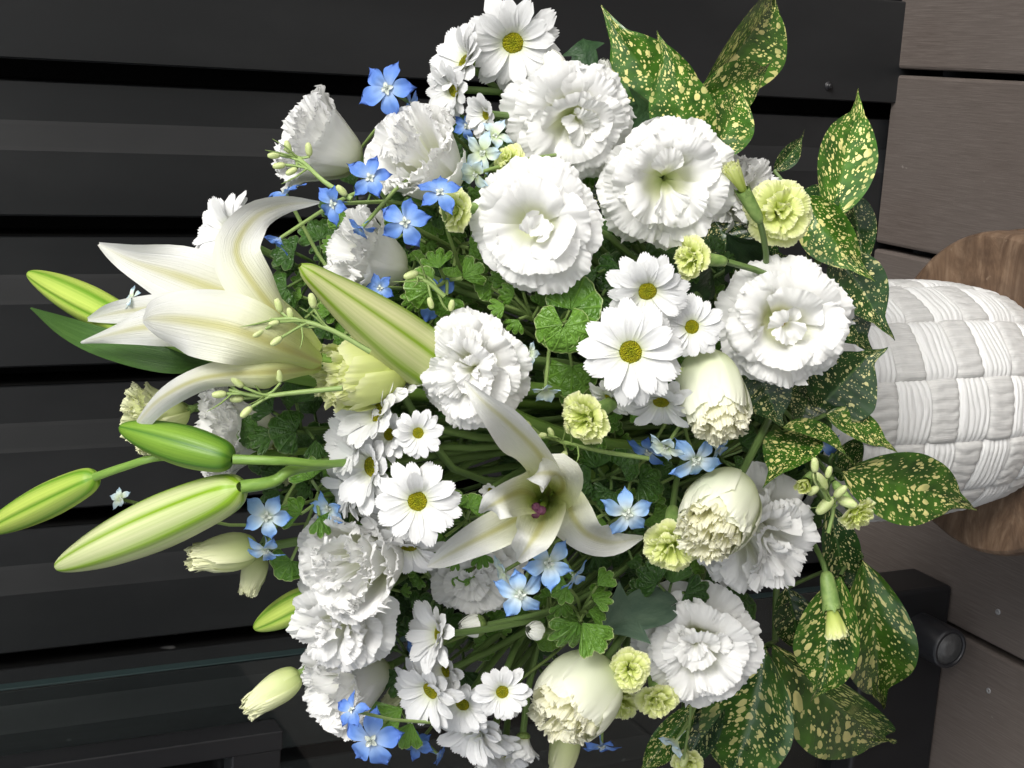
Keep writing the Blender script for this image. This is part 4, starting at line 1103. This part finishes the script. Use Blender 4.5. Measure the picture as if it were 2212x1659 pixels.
for k, (dx, dy) in enumerate(((22, -18), (30, 0), (18, 18), (-4, -26), (4, 24))):
    mb = MB(); mb.grid(6, 7, tube_fn([li @ Wt(1182, 1074, -.010), li @ Wt(1178 + dx * .5, 1080 + dy * .6, -.006), li @ Wt(1176 + dx, 1082 + dy, .008)], [.0012, .0011, .0008]))
    put('filament', mb.build('filament', MT['style']), lily2)
stem_part(lily2, LM, Wt(1182, 1072, -.016), vd(-.4, .2, .8), .0032, None, 'stem_lily')

def lily_bud(tip, base, wpx, mat, label, o0, o1, stem=None, sag=0.0, twist=0.0, fat=.5):
    a, b = Wt(*tip, o0), Wt(*base, o1)
    ax = (a - b); L = ax.length; ax.normalize(); w = p2m(b, wpx) / 2
    M = frame(b, ax, 1.0, twist, TW)
    t = thing('lily_bud', label, 'flower bud', M, 'closed lily buds')
    pr = [(.5, 0.0), (.92, .05), (1.0, .16), (.96, .36), (.76, .60), (.50, .80), (.30, .94), (.08, 1.0)] if fat > .6 else [(.18, 0.0), (.62, .04), (.86, .16), (1.0, .40), (.86, .66), (.58, .85), (.30, .96), (.04, 1.0)]
    def fn(s, tt):
        r, z = catmull(pr, s); an = tt * 2 * PI
        f = (tt * 3) % 1.0; d = abs(f - .5)
        r *= 1 + .045 * math.exp(-(d / .07) ** 2) - .10 * math.exp(-((.5 - d) / .045) ** 2) * math.sin(s * PI) + .03 * math.cos(3 * an)
        return Vector((w * r * math.cos(an) + sag * math.sin(z * PI), w * r * math.sin(an), L * z))
    put('bud', grid('bud', 30, 61, fn, MT[mat]), t)
    if stem:
        inv = M.inverted(); P = [inv @ b] + [inv @ Wt(*q_) for q_ in stem] 
        mb = MB(); mb.grid(17, 11, tube_fn(P, [w * .24, w * .20, w * .20])); put('stem', mb.build('stem', MT['stem_lily']), t)
    else:
        stem_part(t, M, b, ax, .0032, None, 'stem_lily')
lily_bud((60, 590), (300, 712), 84, 'bud_lime', 'green lily bud behind the open lily, above the long leaf', -.005, -.015, None, 0, 1.7)
lily_bud((648, 573), (945, 795), 128, 'bud_cream', 'big cream and green lily bud pointing past the white trumpet', .045, .010, None, 0, 2.4, .8)
lily_bud((257, 923), (503, 992), 92, 'bud_green', 'deep green lily bud on a straight stem beside the curled lily petal', .035, .035, [(620, 996, .030), (740, 1000, .01), (1000, 960, -.06)], 0, 2.3)
lily_bud((-40, 1152), (206, 1030), 80, 'bud_lime', 'lily bud cut by the edge of the picture', .03, .025, [(270, 1008, .022), (345, 988, .018), (480, 985, -.01), (900, 960, -.08)], 0, 2.1)
lily_bud((120, 1226), (520, 1052), 124, 'bud_pale', 'largest pale green lily bud with creamy stripes', .045, .035, [(590, 1040, .028), (660, 1008, .015), (900, 980, -.06)], 0, 2.55)
lily_bud((548, 1358), (700, 1278), 70, 'bud_lime', 'small green lily bud half hidden by the white lisianthus trio', -.01, -.02, None, 0, 1.9)

# long lily leaf
b, a = Wt(440, 800, -.02), Wt(66, 665, -.01)
M = Matrix.Translation(b); inv = M.inverted()
P = [Wt(450, 790, -.025), Wt(360, 775, -.012), Wt(250, 750, -.008), Wt(150, 712, -.008), Wt(66, 665, -.012)]
lf = thing('lily_leaf', 'long dark green pointed leaf below the green lily bud', 'leaf', M)
k = p2m(b, 1.0)
put('blade', sweep('blade', [inv @ p for p in P], [w * k / 2 for w in (28, 76, 74, 50, 4)], [.35, .35, .3, .3, .3], vd(0, -.35, 1), MT['leaf_lily'], wave=.001), lf)
stem_part(lf, M, P[0], vd(-1, -.2, 0), .0022)

# ------------------------------------------------------------------ speckled leaves
def leaf_mesh(name, v, mat, bend=.12, fold=.16, tipl=.16, tw=.28):
    """unit leaf along +x, width +-.5 in y; z is its upper face"""
    def fn(s, tt):
        t = tt * 2 - 1
        sb = s / (1 - tipl)
        w = .5 * (math.sin(min(sb, 1) ** .82 * PI) ** .72 if sb < 1 else 0)
        w = max(w, (.10 * ((1 - s) / tipl) ** 1.15 if s > .6 else 0) + .004, .02 if s < .05 else 0)
        w *= 1 + .03 * n3(s * 6, v, 1 if t > 0 else 5)
        z = bend * (4 * s * (1 - s)) - .5 * bend * s + fold * abs(t) * w + .02 * n3(s * 3, t * 1.5, v) * abs(t)
        a = tw * sm(.7, 1.0, s) * (1 if int(v * 10) % 2 else -1)
        y = t * w; x = s
        sx = .05 * math.sin(s * PI) * math.sin(v * 5)
        return Vector((x, y * math.cos(a) + sx * 2.0 * .5 + .12 * sm(.72, 1, s) ** 1.5 * math.sin(v * 9), z + y * math.sin(a)))
    return grid(name, 33, 17, fn, MT[mat])
AUC = {m: [leaf_mesh('leaf', .37 + 1.13 * k, m, .03 + .018 * k, .12 + .05 * (k % 3), .19 + .02 * (k % 2)) for k in range(5)] for m in ('aucuba', 'aucuba_dark')}
PLAIN = {m: [leaf_mesh('leaf', .77 + 1.3 * k, m, .10, .12, .06, .2) for k in range(2)] for m in ('leaf_grey', 'leaf_dark')}
def leaf_part(root, inv, base, tip, wpx, mesh, o0, o1, tilt=(0, 0)):
    a, b = Wt(*base, o0), Wt(*tip, o1); d = b - a; L = d.length
    hint = toward((a + b) / 2) + Vector(MC @ np.array([tilt[0], -tilt[1], 0.0]))
    x = d.normalized(); z = (hint - x * hint.dot(x)).normalized(); y = z.cross(x)
    w = p2m((a + b) / 2, wpx)
    m = Matrix(((x.x * L, y.x * w, z.x * L, a.x), (x.y * L, y.y * w, z.y * L, a.y), (x.z * L, y.z * w, z.z * L, a.z), (0, 0, 0, 1)))
    o = put('leaf', mesh, root); o.matrix_local = inv @ m
    return a
def leaf_sprig(name, label, cat, node, leaves, group, meshes, stem=True, srad=.0022):
    n0 = Wt(*node); M = Matrix.Translation(n0); inv = M.inverted()
    t = thing(name, label, cat, M, group)
    for (bs, tp, w, kind, vi, o0, o1, tl) in leaves:
        a = leaf_part(t, inv, bs, tp, w, meshes[kind][vi % len(meshes[kind])], o0, o1, tl)
        mb = MB(); mid = (a + n0) / 2 + Vector((0, 0, .004))
        mb.grid(7, 7, tube_fn([inv @ n0, inv @ mid, inv @ a], [.0013, .0012, .0012])); put('petiole', mb.build('petiole', MT['stem']), t)
    if stem: stem_part(t, M, n0, (n0 - HUB).normalized(), srad)
    return t
GA = 'speckled leaf branches'
A_, D_ = 'aucuba', 'aucuba_dark'
leaf_sprig('speckled_branch', 'branch of five yellow-speckled leaves fanned out against the dark wall', 'leaf branch', (1530, 285, -.035), [
 ((1500, 270), (1294, 14), 172, A_, 0, -.03, .0, (-.2, .1)), ((1505, 330), (1432, 62), 140, A_, 1, -.005, .045, (0, .2)),
 ((1515, 200), (1690, -22), 150, A_, 1, -.03, -.02, (.1, .2)), ((1500, 215), (1680, 138), 118, A_, 3, -.01, .012, (.0, .3)),
 ((1530, 345), (1602, 170), 112, A_, 4, -.015, -.0, (.2, .2))], GA, AUC)
leaf_sprig('speckled_branch', 'branch with a tall upright speckled leaf against the deck edge', 'leaf branch', (1790, 480, -.02), [
 ((1797, 472), (1868, 188), 126, A_, 1, .0, .02, (.1, .1)), ((1740, 425), (1888, 612), 118, A_, 4, .005, .030, (-.2, .3)),
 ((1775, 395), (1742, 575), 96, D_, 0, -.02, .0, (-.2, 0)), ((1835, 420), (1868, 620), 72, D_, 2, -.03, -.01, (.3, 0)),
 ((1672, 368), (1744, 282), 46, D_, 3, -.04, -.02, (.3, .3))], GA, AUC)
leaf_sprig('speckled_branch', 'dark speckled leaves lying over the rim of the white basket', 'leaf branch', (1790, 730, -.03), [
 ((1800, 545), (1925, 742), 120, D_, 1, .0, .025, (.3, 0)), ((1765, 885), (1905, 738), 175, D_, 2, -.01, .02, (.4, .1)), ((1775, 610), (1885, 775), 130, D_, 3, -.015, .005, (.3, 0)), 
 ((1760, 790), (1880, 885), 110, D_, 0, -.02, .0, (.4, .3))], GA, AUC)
leaf_sprig('speckled_branch', 'cluster of speckled leaves with a downward pointing one below the cream bud', 'leaf branch', (1735, 930, -.02), [
 ((1635, 790), (1690, 935), 108, D_, 3, .0, .01, (.2, .2)), ((1745, 835), (1715, 945), 90, D_, 1, -.02, -.01, (.3, .2)),
 ((1738, 930), (1650, 1052), 128, A_, 0, .0, .025, (-.2, -.55)), ((1690, 925), (1848, 995), 60, A_, 2, .01, .025, (.1, -.7)),
 ((1785, 895), (1944, 980), 76, A_, 3, .0, .030, (.2, -.5))], GA, AUC)
leaf_sprig('speckled_branch', 'broad speckled leaf lying across the basket and the stool', 'leaf branch', (1810, 1010, -.02), [
 ((1822, 1018), (2118, 1102), 158, A_, 0, .005, .035, (.1, .1)), ((1800, 980), (1870, 1010), 100, D_, 2, -.02, -.01, (.1, .1)),
 ((1790, 1090), (1832, 1320), 84, D_, 4, -.015, .005, (.2, 0))], GA, AUC)
leaf_sprig('speckled_branch', 'pair of broad speckled leaves hanging over the black rail', 'leaf branch', (1860, 1205, -.02), [
 ((1862, 1212), (1898, 1545), 150, A_, 1, .02, .030, (.1, .1)), ((1815, 1245), (1765, 1532), 138, A_, 2, .030, .044, (-.1, .1)),
 ((1700, 1270), (1725, 1430), 92, D_, 0, -.02, -.01, (.1, .1))], GA, AUC)
leaf_sprig('speckled_branch', 'lowest branch of large speckled leaves hanging down to the edge', 'leaf branch', (1675, 1385, -.03), [
 ((1668, 1395), (1930, 1622), 175, A_, 1, -.01, .010, (.0, .3)), ((1655, 1400), (1560, 1720), 196, A_, 0, -.005, .015, (-.1, .3)),
 ((1500, 1520), (1366, 1690), 66, A_, 1, -.03, -.02, (-.2, .3)), ((1560, 1480), (1460, 1690), 80, D_, 0, -.04, -.03, (-.2, .3))], GA, AUC)
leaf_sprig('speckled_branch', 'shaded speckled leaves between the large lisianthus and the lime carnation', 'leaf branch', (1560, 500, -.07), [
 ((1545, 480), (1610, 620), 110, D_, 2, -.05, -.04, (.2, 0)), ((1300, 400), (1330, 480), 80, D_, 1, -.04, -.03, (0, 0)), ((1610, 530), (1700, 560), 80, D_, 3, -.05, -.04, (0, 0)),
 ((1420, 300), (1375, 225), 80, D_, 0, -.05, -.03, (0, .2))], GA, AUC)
leaf_sprig('plain_leaf_branch', 'smooth grey-green leaf beside the bright scalloped leaves', 'leaf branch', (1480, 1310, -.03), [
 ((1465, 1300), (1290, 1362), 92, 'leaf_grey', 0, -.01, .0, (0, -.2))], None, PLAIN)
leaf_sprig('plain_leaf_branch', 'dark toothed leaf behind the edge of the big speckled leaf', 'leaf branch', (1285, 200, -.03), [
 ((1272, 190), (1262, 78), 62, 'leaf_dark', 0, -.02, -.01, (-.3, 0)), ((1330, 300), (1420, 220), 90, 'leaf_dark', 1, -.04, -.03, (.2, 0)), ((1400, 350), (1440, 250), 80, 'leaf_dark', 0, -.05, -.04, (.2, 0))], None, PLAIN)
leaf_sprig('plain_leaf_branch', 'dark smooth leaf under the lime carnation with the long calyx', 'leaf branch', (1640, 560, -.03), [
 ((1660, 590), (1570, 510), 80, 'leaf_dark', 1, -.03, -.02, (0, .3)), ((1540, 600), (1480, 640), 70, 'leaf_dark', 0, -.04, -.03, (0, .3))], None, PLAIN)

# ------------------------------------------------------------------ scalloped filler foliage
def scallop(v, mat, lobes, span, cut):
    def fn(s, tt):
        t = tt * 2 - 1; a = t * span
        lob = abs(math.cos(t * PI * lobes / 2 + (PI / 2 if lobes % 2 == 0 else 0)))
        teeth = .05 * abs(math.sin(t * 9 + v)) + .035 * abs(math.sin(t * 21 + v * 2))
        Rr = (1 - cut + cut * lob ** .6 + teeth + .05 * n3(a * 2, v, 1)) * (.80 + .20 * math.cos(a))
        r = s * Rr
        z = .16 * s * s * math.cos(a * 2 + v) + .10 * s - .22 * s ** 3 * (1 + .5 * math.sin(v * 7)) - .07 * lob * s + .03 * n3(a * 4, s * 3, v)
        return Vector((r * math.cos(a), r * math.sin(a), z))
    return grid('leaf', 9, 45, fn, MT[mat])
FOL = {m: [scallop(1.1 * k + .3, m, (3, 5, 3, 5, 4, 3)[k], R((62, 78, 46, 95, 60, 105)[k]), (.28, .32, .20, .26, .34, .14)[k]) for k in range(6)] for m in ('fol_bright', 'fol_dark')}
FOL['round'] = [scallop(2.1 * k + .5, 'fol_bright', 3, R(105), .10) for k in range(3)]
def foliage(node, leaves, label, mat, group=None, stem=True):
    """leaves: (x, y, size px, angle in the picture, off)"""
    n0 = Wt(*node); M = Matrix.Translation(n0); inv = M.inverted()
    t = thing('foliage_sprig', label, 'foliage', M, group)
    for (x, y, sz, an, off) in leaves:
        a = Wt(x, y, off); s = p2m(a, sz)
        d = vd(math.cos(an), math.sin(an), rnd(-.25, .25)); z = vd(rnd(-.5, .5), rnd(-.6, .3), 1.0)
        z = (z - d * z.dot(d)).normalized(); yy = z.cross(d)
        m = Matrix(((d.x * s, yy.x * s, z.x * s, a.x), (d.y * s, yy.y * s, z.y * s, a.y), (d.z * s, yy.z * s, z.z * s, a.z), (0, 0, 0, 1)))
        put('leaf', random.choice(FOL[mat]), t, inv @ m)
        mb = MB(); mid = (a + n0) / 2 - d * s * .2
        mb.grid(6, 6, tube_fn([inv @ n0, inv @ mid, inv @ a], [.0010, .0009, .0008])); put('petiole', mb.build('petiole', MT['stem_thin' if mat != 'fol_dark' else 'stem']), t)
    if stem: stem_part(t, M, n0, (n0 - HUB).normalized(), .0014)
FB, FD = 'fol_bright', 'fol_dark'
foliage((1215, 705, .0), [(1215, 700, 62, R(140), .022), (1218, 705, 64, R(48), .024), (1232, 668, 74, R(-65), .020), (1240, 668, 66, R(35), .014), (1235, 790, 70, R(90), -.012)], 'group of smooth rounded green leaves between the centre lisianthus and the largest daisy', 'round')
foliage((1150, 690, -.01), [(1110, 640, 36, R(200), .0), (1090, 660, 34, R(160), .0), (1130, 630, 34, R(-100), .0), (1165, 660, 32, R(-60), .0), (1120, 690, 34, R(120), .0), (1090, 610, 36, R(-130), -.01), (1060, 620, 36, R(190), -.01)], 'sprig of small cut green leaves just below the round lisianthus', FB)
foliage((1255, 1330, -.01), [(1250, 1345, 72, R(125), .02), (1258, 1345, 74, R(52), .02), (1280, 1295, 44, R(-20), .01), (1290, 1265, 42, R(-40), .01), (1225, 1265, 44, R(150), .005), (1270, 1320, 44, R(20), .01), (1215, 1300, 36, R(90), .0)], 'bright scalloped leaves between the light blue florets and the frilled lisianthus', FB)
foliage((690, 1060, -.02), [(672, 1035, 50, R(-120), .005), (650, 1110, 50, R(200), .0), (690, 1115, 46, R(60), .0), (700, 1040, 40, R(-40), -.01), (630, 1210, 50, R(120), -.01)], 'green scalloped leaves beside the light blue floret near the lily bud', FB)
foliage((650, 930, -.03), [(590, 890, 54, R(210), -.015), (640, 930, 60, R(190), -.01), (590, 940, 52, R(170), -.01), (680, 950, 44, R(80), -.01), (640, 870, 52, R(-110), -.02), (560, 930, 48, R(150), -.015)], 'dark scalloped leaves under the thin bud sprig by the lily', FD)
foliage((960, 600, -.02), [(930, 625, 56, R(180), .005), (965, 640, 50, R(110), .0), (950, 580, 50, R(-110), .0), (1000, 600, 50, R(-30), -.005), (905, 640, 40, R(150), .0)], 'cut green leaves beside the shaded blue floret and the lily bud', FB)
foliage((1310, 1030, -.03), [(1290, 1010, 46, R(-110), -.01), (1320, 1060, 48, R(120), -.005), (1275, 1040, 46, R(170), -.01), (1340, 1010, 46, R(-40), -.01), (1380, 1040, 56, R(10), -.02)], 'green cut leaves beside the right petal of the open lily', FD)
foliage((1010, 1120, -.02), [(990, 1095, 36, R(-120), .015), (1015, 1100, 36, R(-60), .015), (960, 1160, 44, R(150), .012), (1020, 1160, 34, R(100), -.005), (1040, 1195, 34, R(80), -.008), (985, 1206, 28, R(120), -.005)], 'small green leaves between the daisy eye and the lily petal', FB)
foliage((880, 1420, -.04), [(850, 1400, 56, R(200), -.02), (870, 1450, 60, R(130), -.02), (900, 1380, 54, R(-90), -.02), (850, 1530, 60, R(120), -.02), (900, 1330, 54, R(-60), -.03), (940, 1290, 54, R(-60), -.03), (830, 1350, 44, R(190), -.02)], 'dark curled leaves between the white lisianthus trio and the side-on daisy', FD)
foliage((885, 1540, -.02), [(870, 1530, 72, R(150), .005), (890, 1560, 64, R(110), .005), (905, 1500, 40, R(-60), .0)], 'green leaves beside the large bright blue floret', FB)
foliage((1350, 560, -.05), [(1320, 520, 60, R(-140), -.02), (1340, 580, 60, R(140), -.02), (1290, 590, 56, R(170), -.02), (1300, 640, 56, R(100), -.02), (1390, 560, 56, R(20), -.03)], 'dark toothed leaves between the round lisianthus and the daisies', FD)
foliage((1440, 1290, -.03), [(1420, 1260, 50, R(-150), -.01), (1450, 1260, 54, R(-80), -.01), (1480, 1280, 54, R(20), -.01), (1560, 1290, 56, R(20), -.01), (1590, 1310, 56, R(60), -.01), (1400, 1280, 46, R(170), -.015)], 'dark green leaves between the frilled lisianthus and the one under the cream bud', FD)

random.seed(41)
cnt = 0
while cnt < 90:
    x, y = rnd(600, 1700), rnd(250, 1500)
    rho = ((x - 1170) / 540) ** 2 + ((y - 850) / 600) ** 2
    if rho > 1: continue
    cnt += 1
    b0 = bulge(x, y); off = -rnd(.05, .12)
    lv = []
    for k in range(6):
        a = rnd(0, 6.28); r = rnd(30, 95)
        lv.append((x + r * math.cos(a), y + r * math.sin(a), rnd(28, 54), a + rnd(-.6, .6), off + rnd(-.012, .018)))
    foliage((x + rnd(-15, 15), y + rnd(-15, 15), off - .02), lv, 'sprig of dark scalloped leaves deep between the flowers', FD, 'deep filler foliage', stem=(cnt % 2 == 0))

random.seed(97)
cnt = 0
while cnt < 56:
    x, y = rnd(620, 1640), rnd(330, 1480)
    if ((x - 1140) / 500) ** 2 + ((y - 870) / 560) ** 2 > 1: continue
    cnt += 1
    off = -rnd(.026, .05); lv = []
    for k in range(7):
        a = rnd(0, 6.28); r = rnd(18, 62)
        lv.append((x + r * math.cos(a), y + r * math.sin(a), rnd(20, 40), a + rnd(-.6, .6), off + rnd(-.010, .010)))
    foliage((x + rnd(-10, 10), y + rnd(-10, 10), off - .012), lv, 'sprig of small bright cut leaves peeping out between the blooms', FB if cnt % 3 else FD, 'small leaf sprigs between the blooms', stem=True)
